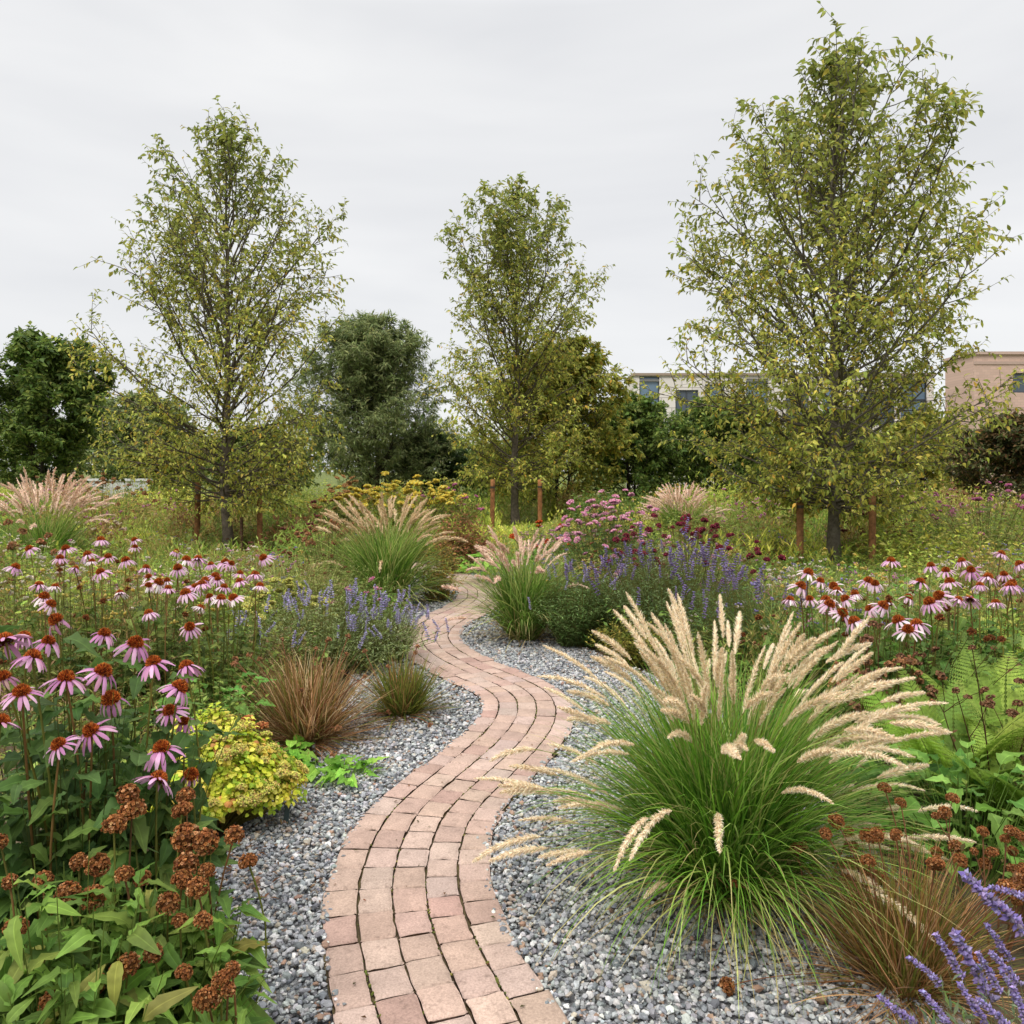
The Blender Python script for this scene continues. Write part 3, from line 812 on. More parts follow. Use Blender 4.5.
def clump(name, label, cat, X, Y, r, h, seed, nst=120, m=9, leaf=.05, T=LEAF_SMALL, cols=None, w=None, flowers=None, nfl=0, flname='flower_head', fsc=(.8, 1.2), fup=.0, ell=1.0,
          flat=.45, group=None, base=.35, rise=.25, k=.8, upright=False, rag=.12, flo=0.0, stemc=(110, 110, 60)):
    """a rounded perennial of many leafy stems, with its flower heads as parts"""
    rng = rg(seed)
    root = thing(name, label, cat, (X, Y, 0), group)
    mb = MB()
    foot, tip = stems_on(rng, nst, r, h, base, flat, rag, ell)
    stem_leaves(mb, rng, foot, tip, m, leaf, T, cols, w, .1, rise, .12, k, stemc, .0035)
    mb.build('foliage', M_LEAF, root)
    if nfl:
        _, ft = stems_on(rng, nfl, r * 1.0, h, base, flat, rag * .8, ell)
        ft[:, 2] += fup + flo * rng.random(nfl) * h
        tt = np.linspace(0, 1, 5)[None, :, None]; f0 = ft * np.array((base, base, 0))
        sb = MB(); tubes(sb, f0[:, None] * (1 - tt) + ft[:, None] * tt - ((ft - f0) * np.array((.12, .12, 0)))[:, None] * np.sin(tt * np.pi), np.full((nfl, 5), .0022 if Y < 10 else .004), 4, pal(rng, nfl, [stemc], None, .15, .75))
        sb.build('flower_stalk', M_LEAF, root)
        for i in range(nfl):
            fm = flowers[i % len(flowers)]
            o = link(flname, fm, root, ft[i], (rng.normal(0, .25) - ft[i, 1] / r * .25, rng.normal(0, .25) + ft[i, 0] / r * .25, rng.uniform(0, 6.28)), rng.uniform(*fsc))
    return root
# ---------------------------------------------------------------- buildings beyond the garden
def box(mb, x0, x1, y0, y1, z0, z1, c=(.5, .5, .5)):
    v = [(x, y, z) for z in (z0, z1) for y in (y0, y1) for x in (x0, x1)]
    mb.add(v, [(0, 2, 3, 1), (4, 5, 7, 6), (0, 1, 5, 4), (2, 6, 7, 3), (0, 4, 6, 2), (1, 3, 7, 5)], None, c)
def facade(mb, x0, x1, z0, z1, y, openings, depth):
    """a front wall at y with real openings (x0,x1,z0,z1): panels round them, and the reveals"""
    xs = sorted({x0, x1, *[o[0] for o in openings], *[o[1] for o in openings]})
    zs = sorted({z0, z1, *[o[2] for o in openings], *[o[3] for o in openings]})
    for i in range(len(xs) - 1):
        for k in range(len(zs) - 1):
            cx, cz = (xs[i] + xs[i + 1]) / 2, (zs[k] + zs[k + 1]) / 2
            if any(o[0] < cx < o[1] and o[2] < cz < o[3] for o in openings):
                continue
            mb.add([(xs[i], y, zs[k]), (xs[i + 1], y, zs[k]), (xs[i + 1], y, zs[k + 1]), (xs[i], y, zs[k + 1])], [(0, 1, 2, 3)])
    for a, b, c, d in openings:
        yb = y + depth
        mb.add([(a, y, c), (b, y, c), (b, y, d), (a, y, d), (a, yb, c), (b, yb, c), (b, yb, d), (a, yb, d)], [(0, 4, 5, 1), (1, 5, 6, 2), (2, 6, 7, 3), (3, 7, 4, 0)])
def building(name, label, x0, x1, depth, H, Y, wallm, wins, coping, floors=()):
    root = thing(name, label, 'building', ((x0 + x1) / 2, Y, 0))
    cx = (x0 + x1) / 2
    w = MB()
    ops = [(a - cx, b - cx, c, d) for a, b, c, d, *_ in wins]
    facade(w, x0 - cx, x1 - cx, -.1, H, 0, ops, .3)
    a, b = x0 - cx, x1 - cx
    w.add([(a, 0, -.1), (a, depth, -.1), (a, depth, H), (a, 0, H)], [(0, 1, 2, 3)])
    w.add([(b, 0, -.1), (b, depth, -.1), (b, depth, H), (b, 0, H)], [(3, 2, 1, 0)])
    w.add([(a, depth, -.1), (b, depth, -.1), (b, depth, H), (a, depth, H)], [(3, 2, 1, 0)])
    w.build('wall', wallm, root, smooth=False)
    r = MB(); box(r, a + .02, b - .02, .02, depth - .02, H - .5, H - .3, lin((120, 118, 116)))
    r.build('roof', M_PAINT, root, smooth=False)
    c_ = MB(); box(c_, a - .15, b + .15, -.15, depth + .15, H + .003, H + .22, lin(coping))
    c_.build('parapet', M_PAINT, root, smooth=False)
    for z in floors:
        s_ = MB(); box(s_, a + .01, b - .01, -.06, -.004, z, z + .22, lin(coping) * .9)
        s_.build('string_course', M_PAINT, root, smooth=False)
    for (p, q, c, d, nm, sp) in wins:
        f = MB(); p -= cx; q -= cx
        t = .09
        box(f, p, p + t, .12, .22, c, d, lin((66, 70, 76))); box(f, q - t, q, .12, .22, c, d, lin((66, 70, 76)))
        box(f, p + t, q - t, .12, .22, c, c + t, lin((66, 70, 76))); box(f, p + t, q - t, .12, .22, d - t, d, lin((66, 70, 76)))
        for m_ in range(1, nm):
            xm = p + (q - p) * m_ / nm
            box(f, xm - .04, xm + .04, .123, .217, c + t, d - t, lin((66, 70, 76)))
        if sp:
            box(f, p + t, q - t, .126, .214, c + (d - c) * sp - .06, c + (d - c) * sp + .06, lin((66, 70, 76)))
        fo = f.build('window', M_PAINT, root, smooth=False)
        g = MB(); g.add([(p + .03, .19, c + .03), (q - .03, .19, c + .03), (q - .03, .19, d - .03), (p + .03, .19, d - .03)], [(0, 1, 2, 3)])
        g.build('pane', M_GLASS if sp else M_GLASS_DARK, fo, smooth=False)
wins = []
X0 = 10.7
for k, (a, b, hi, sp) in enumerate([(11.15, 12.9, 9.9, .55), (14.3, 16.3, 8.7, 0), (16.9, 18.6, 9.2, .6), (20.5, 22.4, 9.7, .55), (24.0, 26.0, 8.6, 0), (27.2, 28.6, 8.9, .6), (30.4, 33.5, 8.6, 0), (34.0, 36.3, 9.7, .55)]):
    wins.append((a, b, 5.6, hi, 2 if b - a > 1.8 else 1, sp)); wins.append((a, b, 1.4, 4.6, 2, 0))
building('office_building', 'pale panelled flat-roofed office block with tall bluish glazed bays', X0, 36.9, 5, 9.95, 70, M_PANEL, wins, (150, 132, 116))
wins = []
for x in (38.2, 42.4, 46.4):
    wins.append((x + 0.0, x + 2.2, 7.6, 9.1, 2, 0)); wins.append((x, x + 2.2, 1.9, 3.4, 2, 0))
building('brick_building', 'pinkish brick building with a flat roof and dark paired windows, the taller one', 35.2, 54.0, 4, 10.5, 61, M_BRICKWALL, wins, (186, 160, 146), (6.3, 9.75))

# low white wall glimpsed past the left tree
t = thing('garden_wall', 'low white rendered garden wall glimpsed beyond the meadow, left of the staked left tree', 'wall', (-17.2, 35, 0))
m_ = MB(); box(m_, -1.3, 1.3, 0, .25, -.05, 1.22, lin((214, 214, 212)) * .95); m_.build('wall_face', M_PAINT, t, smooth=False)
m_ = MB(); box(m_, -1.36, 1.36, -.05, .3, 1.223, 1.32, lin((224, 224, 222)) * .95); m_.build('coping', M_PAINT, t, smooth=False)

# ---------------------------------------------------------------- trees
OLIVE = [(150, 152, 70), (132, 138, 60), (168, 164, 80), (114, 122, 54), (180, 166, 78), (184, 152, 64)]
OW = [5, 5, 4, 4, 1.6, .7]
TOPG = [(104, 114, 56), (90, 102, 50), (120, 126, 64)]
def gp(px, py):
    p = ground(px, py); return (p[0], p[1], 0)
make_tree('staked_tree', 'large young staked tree right of the path, tallest and fullest of the three', 'tree', gp(834, 575), 8.8, .105,
          [(0, .05), (.09, .15), (.125, 1.5), (.17, 2.5), (.27, 2.8), (.41, 2.75), (.56, 2.65), (.69, 2.2), (.78, 1.85), (.87, 1.4), (.945, .75), (1, .1)], 5,
          nb=125, t0=.125, el0=-10, el1=75, nsub=9, ntw=4, nleaf=6, leaf=.098, k=1.0, cols=OLIVE, w=OW, upcol=TOPG, bark=(120, 112, 100), group='young trees tied to stakes', lowbonus=1.15)
make_tree('staked_tree', 'young staked tree above the left-hand coneflowers, bare limbs showing through its thin top', 'tree', gp(229, 558), 8.7, .10,
          [(0, .05), (.09, .15), (.13, 2.0), (.24, 2.4), (.35, 2.45), (.51, 2.6), (.64, 2.3), (.77, 1.85), (.84, 1.5), (.93, 1.05), (.985, .6), (1, .1)], 8,
          nb=112, t0=.13, el0=-8, el1=76, nsub=9, ntw=4, nleaf=6, leaf=.092, k=1.0, cols=OLIVE, w=OW, upcol=TOPG, bark=(112, 102, 90), group='young trees tied to stakes', sparse=.15, lowbonus=1.1)
make_tree('staked_tree', 'young staked tree in the middle, farthest along the path and smallest in view', 'tree', gp(516, 530), 9.9, .12,
          [(0, .2), (.10, .5), (.14, 1.9), (.23, 2.5), (.37, 2.5), (.51, 2.4), (.69, 2.65), (.8, 2.2), (.886, 1.7), (.957, 1.0), (1, .1)], 14,
          nb=104, t0=.125, el0=-4, el1=73, nsub=8, ntw=4, nleaf=6, leaf=.112, k=1.0, cols=OLIVE, w=OW, upcol=TOPG, bark=(112, 102, 90), group='young trees tied to stakes', lowbonus=1.1)

def stake(label, px, py, top, wpx, seed, name='wooden_stake', c=(150, 106, 70), dz=0):
    g = ground(px, py); Z = g[1] + dz; X = (px - 512) * Z / F_PX
    h = EYE - (top - HOR) * Z / F_PX; r = wpx * Z / F_PX / 2 * .86
    rng = rg(seed)
    root = thing(name, label, 'stake', (X, Z, 0), 'wooden tree stakes')
    mb = MB()
    K = 7; lean = rng.normal(0, .012, 2)
    P = np.stack([lean[0] * np.linspace(0, h, K), lean[1] * np.linspace(0, h, K), np.linspace(-.05, h, K)], -1)
    R = np.full(K, r)
    P = np.concatenate([P, P[-1:] + np.array((0, 0, .012)), P[-1:] + np.array((0, 0, .013))]); R = np.concatenate([R, [r * .82, .001]])
    tubes(mb, P[None], R[None], 10, lin(c) * .75)
    mb.build('post', M_WOOD, root)
    b = MB()
    zt = h * .86
    tubes(b, np.array([[(0, 0, zt), (0, 0, zt + .05)]]) + np.array([lean[0] * zt, lean[1] * zt, 0]), np.full((1, 2), r * 1.07), 10, lin((52, 44, 38)))
    b.build('tie_band', M_PLASTIC, root)
stake('brown wooden stake left of the trunk of the tall right tree', 800, 578, 497, 8, 1)
stake('brown wooden stake right of the trunk of the tall right tree', 872, 583, 496, 8, 2)
stake('brown wooden stake left of the trunk of the left tree', 197, 556, 483, 6.5, 3)
stake('brown wooden stake right of the trunk of the left tree', 260, 560, 488, 6.5, 4)
stake('thin weathered stick just right of the left tree trunk', 242, 558, 497, 3.5, 5, c=(120, 92, 76))
stake('slim wooden stake left of the trunk of the middle tree', 492, 540, 480, 5.5, 6, c=(160, 110, 70))
stake('slim wooden stake right of the trunk of the middle tree', 540, 536, 480, 5.5, 7, c=(160, 110, 70))
stake('short reddish post standing alone between the yellow flowers and the middle tree', 422, 532, 488, 3.5, 8, c=(150, 88, 74))

# ---- background trees and shrubs
DARK = [(86, 106, 48), (72, 92, 44), (102, 120, 56), (118, 130, 62)]
GREYG = [(124, 132, 84), (108, 120, 74), (140, 146, 98), (96, 110, 66)]
OLV = [(140, 142, 60), (120, 128, 54), (154, 150, 66), (106, 116, 50), (160, 142, 60)]
def bush(name, label, px, Z, top, wpx, seed, cols, leaf=.16, nb=60, w=None, cat='tree', stems=3, nleaf=7, T=LEAF_SMALL, el0=10, shape='round', group=None, k=.88, ntw=4, nsub=8, t0=.06):
    X = (px - 512) * Z / F_PX; H = EYE - (top - HOR) * Z / F_PX; r = wpx * Z / F_PX / 2
    pr = {'round': [(0, .55), (.15, .85), (.35, 1), (.6, .95), (.8, .75), (.92, .45), (1, .12)],
          'oval': [(0, .3), (.15, .7), (.35, .95), (.55, 1), (.75, .8), (.9, .5), (1, .12)],
          'lift': [(0, .1), (.2, .25), (.3, .8), (.5, 1), (.7, .9), (.9, .5), (1, .12)],
          'low': [(0, .9), (.4, 1), (.7, .9), (.9, .6), (1, .3)]}[shape]
    return make_tree(name, label, cat, (X, Z, 0), H, max(.03, .014 * H), [(a, b * r) for a, b in pr], seed, nb=nb, t0=t0, el0=el0, el1=70, nsub=nsub, ntw=ntw, nleaf=nleaf,
                     leaf=leaf, T=T, cols=cols, w=w, bark=(80, 72, 62), stems=stems, group=group, k=k, sublen=.42)
BG = 'trees and shrubs behind the garden'
bush('dense_tree', 'dense dark green tree at the left edge behind the pale feathery grass', 34, 28, 333, 118, 31, DARK, .19, 90, nleaf=9, ntw=5, group=BG)
bush('distant_tree', 'hazy olive tree far behind between the dark left tree and the staked left tree', 140, 42, 395, 130, 32, GREYG, .26, 50, group=BG)
bush('willowy_tree', 'grey-green willowy tree between the left and middle staked trees', 374, 28, 316, 165, 33, GREYG, .19, 90, T=LEAF_NARROW, el0=22, nleaf=14, ntw=5, group=BG)
bush('olive_tree', 'full olive-yellow tree standing just behind the middle staked tree', 556, 26.5, 344, 150, 34, OLV, .17, 84, nleaf=9, ntw=5, group=BG)
bush('dark_shrub', 'dark green rounded shrub below the pale office block, right of the middle tree', 636, 30, 398, 135, 35, DARK, .18, 74, nleaf=9, ntw=5, shape='round', group=BG, cat='shrub')
bush('dark_shrub', 'dark green shrub half hidden behind the left side of the tall right tree', 722, 31, 400, 150, 36, DARK, .19, 60, nleaf=8, ntw=5, group=BG, cat='shrub')
bush('hedge_shrub', 'green shrub behind the trunk of the tall right tree', 835, 31, 412, 140, 37, [(96, 110, 48), (80, 98, 44), (120, 124, 54)], .19, 56, nleaf=8, group=BG, cat='shrub')
bush('russet_shrub', 'dark russet-tinged shrub in front of the brick building at the right edge', 1008, 25, 418, 120, 38, [(70, 76, 40), (88, 78, 46), (56, 64, 34), (110, 84, 56)], .15, 66, nleaf=9, ntw=5, group=BG, cat='shrub')
bush('hedge_shrub', 'olive-green shrub between the tall right tree and the russet shrub', 925, 29, 414, 110, 39, OLV, .18, 50, nleaf=8, group=BG, cat='shrub')
bush('hedge_shrub', 'mid-green shrub behind the trunk of the left staked tree', 262, 31, 430, 130, 40, [(92, 108, 52), (76, 94, 46), (110, 118, 58)], .19, 60, nleaf=8, group=BG, cat='shrub')
bush('hedge_shrub', 'olive shrub behind the white garden wall', 165, 37, 446, 110, 41, OLV, .22, 46, nleaf=8, group=BG, cat='shrub')
bush('dark_shrub', 'dark green low shrub right behind the middle tree trunk and its stakes', 500, 31, 448, 150, 42, DARK, .18, 60, nleaf=8, group=BG, cat='shrub')
bush('dark_shrub', 'dark green shrub between the willowy tree and the middle staked tree', 428, 30, 432, 90, 43, [(66, 84, 46), (80, 98, 52), (56, 72, 40)], .18, 56, nleaf=8, group=BG, cat='shrub')

# far-off wood that closes the view
rng = rg(50); mb = MB()
for k in range(110):
    x = -62 + 124 * (k + rng.random()) / 110; y = rng.uniform(46, 56); h = rng.uniform(3.9, 5.4)
    if 8 < x < 30: h *= .8
    n = 420; d = dome_dirs(rng, n, -.3)
    p = d * np.array((2.3, 1.6, h * .55)) * rng.uniform(.55, 1.08, (n, 1)) * (1 + .25 * np.sin(d[:, :1] * 7 + k)) + np.array((x, y, h * .48))
    p[:, 2] = np.maximum(p[:, 2], .05)
    scatter(mb, LEAF_SMALL, frame(norm(d + rng.normal(0, .7, (n, 3)))), p, rng.uniform(.28, .55, n), pal(rng, n, [GREYG, DARK, OLV][k % 3], None, .2, 1.0))
o = mb.build('far_woodland', M_LEAF); o['kind'] = 'stuff'; o['label'] = 'far-off belt of woodland behind the garden'

# ---------------------------------------------------------------- meadow planting nobody could count
MEADOW = [[(164, 176, 74), (142, 160, 64), (182, 186, 88)], [(128, 150, 64), (112, 136, 60), (150, 164, 78)], [(180, 180, 80), (198, 192, 98), (156, 162, 70)],
          [(150, 154, 78), (172, 158, 90), (134, 142, 70)], [(120, 140, 66), (140, 154, 78), (162, 146, 90)]]
rng = rg(60); mb = MB()
for k in range(210):
    y = 11.2 + 24 * rng.random() ** 1.1; x = rng.uniform(-.74, .74) * y
    if abs(x - path_x(min(y, 15.9))) < 1.6 and y < 15: continue
    r = rng.uniform(1.0, 2.0); n = int(110 * r)
    hm = np.interp(y, [11, 15, 22, 30], [.36, .52, .85, 1.05]) * rng.uniform(.5, 1.3)
    px = 512 + x * F_PX / y
    for a, b, yt, lim in ((455, 575, 22.8, 527), (165, 290, 15.6, 553), (765, 905, 13.1, 570)):
        if a < px < b and y < yt + .5: hm = min(hm, max(.15, EYE - (lim - HOR) * y / F_PX))
    foot, tip = stems_on(rng, n, r, hm, .85, .3, .22)
    o_ = np.array((x, y, 0)); T = [LEAF_SMALL, LEAF_SMALL, LEAF_NARROW][rng.integers(3)]
    stem_leaves(mb, rng, foot + o_, tip + o_, 10, rng.uniform(.08, .15) * (1.5 if T is LEAF_NARROW else 1), T, MEADOW[rng.integers(5)], None, .2, rng.uniform(.5, 1.4), .05, k=.98 * rng.uniform(.7, 1.15), out_=rng.uniform(.5, .9))
# taller tufts and seedheads standing out of it
for k in range(150):
    y = rng.uniform(12.5, 25); x = rng.uniform(-.72, .74) * y
    if abs(x - path_x(min(y, 15.9))) < 1.4 and y < 15.5: continue
    px = 512 + x * F_PX / y
    if any(a < px < b and y < yt for a, b, yt in ((455, 575, 22.8), (165, 290, 15.6), (765, 905, 13.1))): continue
    r = rng.uniform(.35, .9); n = int(130 * r); o_ = np.array((x, y, 0)); hm = np.interp(y, [12, 16, 25], [.70, .92, 1.22]) * rng.uniform(.7, 1.1)
    foot, tip = stems_on(rng, n, r, hm, .6, .35, .14)
    tone = [[(96, 122, 54), (80, 106, 48), (112, 134, 62)], [(176, 180, 84), (156, 166, 72)], [(158, 132, 82), (136, 122, 68), (170, 150, 96)], [(128, 150, 66), (146, 160, 78)], [(148, 112, 76), (126, 108, 62)]][rng.integers(5)]
    T = [LEAF_NARROW, LEAF_SMALL][rng.integers(2)]
    stem_leaves(mb, rng, foot + o_, tip + o_, 13, rng.uniform(.09, .14) * (1.3 if T is LEAF_NARROW else 1), T, tone, None, .1, rng.uniform(.5, 1.3), .05, k=.85, out_=.7)
    if rng.random() < .6:
        dc = [[(196, 152, 110), (168, 120, 84)], [(222, 160, 186), (204, 136, 170)], [(226, 204, 104), (206, 180, 80)], [(140, 72, 66), (112, 58, 58)], [(226, 206, 180)]][rng.integers(5)]
        nd = int(26 * r); i = rng.integers(0, n, nd); q = 6
        cc = np.repeat(tip[i] + o_ + np.array((0, 0, .05)), q, 0) + rng.normal(0, .028, (nd * q, 3)) * np.array((1, 1, .5))
        scatter(mb, OCTA, frame(rand_dirs(rng, nd * q)), cc, rng.uniform(.014, .030, nd * q), pal(rng, nd * q, dc, None, .15, .6))
o = mb.build('meadow_foliage', M_LEAF); o['kind'] = 'stuff'; o['label'] = 'waist-high leafy meadow planting that fills the far beds'

# layered planting of the middle beds: grassy, leafy, fine and half-dry patches, some dotted with bloom
rng = rg(66); mb = MB()
KINDS_ = [('grass', [(150, 164, 84), (130, 148, 70), (172, 178, 104), (186, 172, 112)]), ('leaf', [(104, 136, 60), (88, 118, 52), (126, 152, 72)]), ('leaf', [(152, 168, 74), (134, 154, 66), (172, 180, 88)]),
          ('fine', [(134, 146, 84), (116, 132, 72), (152, 160, 98)]), ('fine', [(150, 140, 78), (166, 146, 92), (130, 130, 66)]), ('grass', [(112, 140, 64), (94, 122, 54), (134, 156, 78)]),
          ('leaf', [(120, 124, 60), (142, 134, 70), (102, 112, 52)]), ('fine', [(158, 122, 84), (138, 112, 72), (126, 120, 66)])]
DOTS = [None, None, [(220, 160, 190), (204, 140, 176)], [(214, 190, 92), (226, 206, 120)], [(150, 100, 66), (128, 80, 54)], [(168, 156, 200), (150, 140, 184)], [(226, 214, 196)], None]
for k in range(400):
    y = 5.6 + 10.5 * rng.random() ** .85; x = rng.uniform(-.72, .74) * y
    if any((x - a) ** 2 + (y - b) ** 2 < r_ * r_ for a, b, r_ in ((-1.75, 6.7, 1.15), (-.95, 7.1, .75), (.62, 7.7, .8), (1.4, 7.6, 1.0), (-1.55, 9.85, 1.0))): continue
    if np.interp(y, GY, GL) - .25 < x < np.interp(y, GY, GR) + .25 or (y > 13.5 and abs(x - path_x(min(y, 15.9))) < .6): continue
    kind, cols = KINDS_[rng.integers(len(KINDS_))]; dots = DOTS[rng.integers(len(DOTS))]
    hm = (np.interp(y, [5.5, 9, 12, 13.5, 16], [.88, .78, .60, .52, .60])) * rng.uniform(.55, 1.08)
    px = 512 + x * F_PX / y
    for a, b, yt, lim in ((465, 565, 22.8, 527), (175, 280, 15.6, 556), (780, 890, 13.1, 572)):
        if a < px < b and y < yt: hm = min(hm, max(.15, EYE - (lim - HOR) * y / F_PX))
    r = rng.uniform(.30, .74); o_ = np.array((x, y, 0)); n = int(150 * r)
    foot, tip = stems_on(rng, n, r, hm, .6, .4, .14)
    if kind == 'grass':
        m_ = int(330 * r); P = blades(mb2 := MB(), rng, m_, hm * rng.uniform(.7, 1.15, m_), np.abs(rng.normal(0, .45, m_)), rng.uniform(.2, 1.2, m_), r * .5, .009, cols, None, K=6, tip=.25)
        mb2.v = [v + o_.astype(np.float32) for v in mb2.v]
        mb.v += mb2.v; mb.c += mb2.c; mb.q += [q + mb.n for q in mb2.q]; mb.n += mb2.n
    elif kind == 'leaf':
        stem_leaves(mb, rng, foot + o_, tip + o_, 11, rng.uniform(.07, .115), LEAF_SMALL, cols, None, .1, .35, .08, k=.95)
    else:
        stem_leaves(mb, rng, foot + o_, tip + o_, 18, rng.uniform(.055, .085), LEAF_NARROW, cols, None, .1, .8, .05, k=.95, out_=.7)
    if dots:
        nd = int(rng.uniform(14, 50) * r * 2); i = rng.integers(0, n, nd); q = rng.integers(3, 8)
        cc = np.repeat(tip[i] + o_ + np.array((0, 0, .03)), q, 0) + rng.normal(0, .012, (nd * q, 3)) * np.array((1, 1, .5))
        scatter(mb, OCTA, frame(rand_dirs(rng, nd * q)), cc, rng.uniform(.006, .014, nd * q), pal(rng, nd * q, dots, None, .15, .6))
o = mb.build('layered_planting', M_LEAF); o['kind'] = 'stuff'; o['label'] = 'mixed knee-high perennials and grasses crowding the middle beds'

def in_gravel(x, y, m=0.0):
    return (x > np.interp(y, GY, GL) - m) & (x < np.interp(y, GY, GR) + m)
# left middle: wiry, half-dry stems and grasses
rng = rg(61); mb = MB()
n = 5200; y = 3.9 + 9 * rng.random(n) ** .9; x = path_x(y) - 1.1 - (rng.random(n) * (.68 * y - .2))
ok = ~in_gravel(x, y, .1) & (x < -1.3 - .04 * y); x, y = x[ok], y[ok]; n = len(x)
pt = np.sin(x * 1.9 + 1) * np.cos(y * 1.3) * .5 + .5
h = (.36 + .14 * np.clip((y - 4) / 4, 0, 1)) * rng.uniform(.7, 1.25, n)
foot = np.stack([x, y, 0 * x], -1); tip = foot + np.stack([rng.normal(0, .09, n), rng.normal(0, .09, n), h], -1)
g1 = pt > rng.random(n)
stem_leaves(mb, rng, foot[g1], tip[g1], 16, .055, LEAF_NARROW, [(142, 140, 72), (126, 132, 62), (164, 140, 92), (154, 154, 78), (172, 146, 112)], None, .1, .5, .05, stemc=(128, 104, 66), stemw=.0035)
stem_leaves(mb, rng, foot[~g1], tip[~g1], 13, .06, LEAF_SMALL, [(114, 140, 62), (130, 152, 70), (98, 122, 54), (142, 156, 76)], None, .1, .35, .05)
o = mb.build('wild_ground_cover', M_LEAF); o['kind'] = 'stuff'; o['label'] = 'wiry half-dry stems and low herbs between the left-hand flowers'
# right middle: lush low herbs
rng = rg(62); mb = MB()
n = 7000; y = 1.7 + 11.0 * rng.random(n) ** .8; x = path_x(y) + 1.0 + rng.random(n) * .9 * y
ok = ~in_gravel(x, y, .12) & (x < .80 * y + .6) & (x > .15) & ((y > 3.3) | (x > np.maximum(1.75, .56 * y + .2))); x, y = x[ok], y[ok]; n = len(x)
pt = np.sin(x * 1.6 + 2) * np.cos(y * 1.1 + .6) * .5 + .5
h = (.34 + .10 * np.clip((y - 3.6) / 3.5, 0, 1)) * rng.uniform(.7, 1.25, n)
foot = np.stack([x, y, 0 * x], -1); tip = foot + np.stack([rng.normal(0, .08, n), rng.normal(0, .08, n), h], -1)
g1 = pt > rng.random(n)
stem_leaves(mb, rng, foot[g1], tip[g1], 13, .075, LEAF_LANCE if False else LEAF_SMALL, [(106, 136, 60), (90, 120, 54), (126, 150, 70)], None, .1, .3, .05)
stem_leaves(mb, rng, foot[~g1], tip[~g1], 14, .07, LEAF_NARROW, [(136, 160, 70), (118, 146, 64), (152, 170, 80), (144, 130, 80)], None, .1, .5, .05)
o = mb.build('lush_ground_cover', M_LEAF); o['kind'] = 'stuff'; o['label'] = 'low green herbs carpeting the beds right of the path'
# dry litter on the soil and gravel
rng = rg(63); mb = MB()
n = 2600; y = 2.0 + 8 * rng.random(n); sd = rng.random(n) < .55
x = np.where(sd, np.interp(y, GY, GL) + np.abs(rng.normal(0, .22, n)) - .15, np.interp(y, GY, GR) - np.abs(rng.normal(0, .25, n)) + .15)
ok = path_dist(x, y) > .02; x, y = x[ok], y[ok]; n = len(x)
az = rng.uniform(0, 6.28, n)
scatter(mb, LEAF_NARROW, frame(np.stack([np.cos(az), np.sin(az), rng.normal(.1, .2, n)], -1)), np.stack([x, y, np.full(n, .034)], -1), rng.uniform(.015, .06, n), pal(rng, n, [(126, 92, 66), (154, 118, 86), (100, 74, 54), (176, 146, 110)], None, .2, .8))
n = 90; y = 2.3 + 7 * rng.random(n); x = path_x(y) + rng.uniform(-.45, .45, n); az = rng.uniform(0, 6.28, n)
scatter(mb, LEAF_SMALL, frame(np.stack([np.cos(az), np.sin(az), 0 * az], -1)), np.stack([x, y, np.full(n, .047)], -1), rng.uniform(.008, .024, n), pal(rng, n, [(110, 84, 56), (84, 84, 50), (150, 110, 76)], None, .2, .7))
o = mb.build('leaf_litter', M_DRY); o['kind'] = 'stuff'; o['label'] = 'brown fallen leaf scraps on the gravel and soil'
# moss in the joints
rng = rg(64); mb = MB()
n = 2400; s_ = rng.uniform(1.8, SS[-1] - 6, n); c = rng.integers(1, 5, n)
ok = np.sin(s_ * 5 + c * 2) + rng.normal(0, .5, n) > .55; s_, c = s_[ok], c[ok]; n = len(s_)
p = path_pt(s_, -PATH_W / 2 + c * cw + rng.normal(0, .003, n), .032)
sz = rng.uniform(.003, .008, n)
scatter(mb, OCTA, frame(rand_dirs(rng, n)), p, np.stack([sz, sz, sz * .8], -1), pal(rng, n, [(104, 112, 48), (86, 96, 44), (130, 128, 62), (96, 80, 54)], None, .2, .8))
o = mb.build('joint_moss', M_LEAF, smooth=False); o['kind'] = 'stuff'; o['label'] = 'moss and weeds in the joints of the brick path'

# ---------------------------------------------------------------- grasses
g = ground(724, 896)
fountain('big arching fountain grass with cream plumes on the gravel right of the path, the nearest and largest', g[0], g[1], 1.06, 71, nbl=3100, npl=160, bw=.0072, nbr=640, plen=.25, prad=.0132, lowpl=.20, pl_up=1.18, spread=.9,
         cols=[(100, 142, 48), (126, 164, 60), (82, 122, 42), (150, 182, 86), (170, 186, 106)], w=[4, 4, 3, 2, 1])
g = ground(386, 606)
fountain('wide fountain grass with pale wheat plumes beside the far left bend of the path', g[0], g[1], 1.35, 72, nbl=1500, npl=80, bw=.012, nbr=110, pbw=.006, plen=.32, prad=.026, pcols=[(216, 190, 152), (200, 172, 132), (226, 204, 170)], lowpl=.1)
g = ground(524, 640)
fountain('slim fountain grass with pinkish plumes right of the path, before the lavender mound', g[0], g[1], 1.08, 73, nbl=1300, npl=44, bw=.009, nbr=150, pbw=.0045, plen=.26, prad=.022, pcols=PINKBUFF, lowpl=.08, spread=.75)
p = at(46, 545, 12.5)
fountain('pale pinkish feathery grass at the left edge in front of the dark dense tree', p[0], p[1], 1.62, 74, nbl=1300, npl=100, bw=.014, nbr=80, pbw=.009, plen=.42, prad=.030, pcols=PINKBUFF, spread=.85, lowpl=.03, lo=.8)
p = at(682, 545, 17)
fountain('distant straw-pink grass behind the maroon pincushion flowers', p[0], p[1], 1.34, 75, nbl=1100, npl=90, bw=.016, nbr=60, pbw=.011, plen=.42, prad=.032, pcols=PINKBUFF, spread=.95, lowpl=.03)
p = at(470, 545, 20)
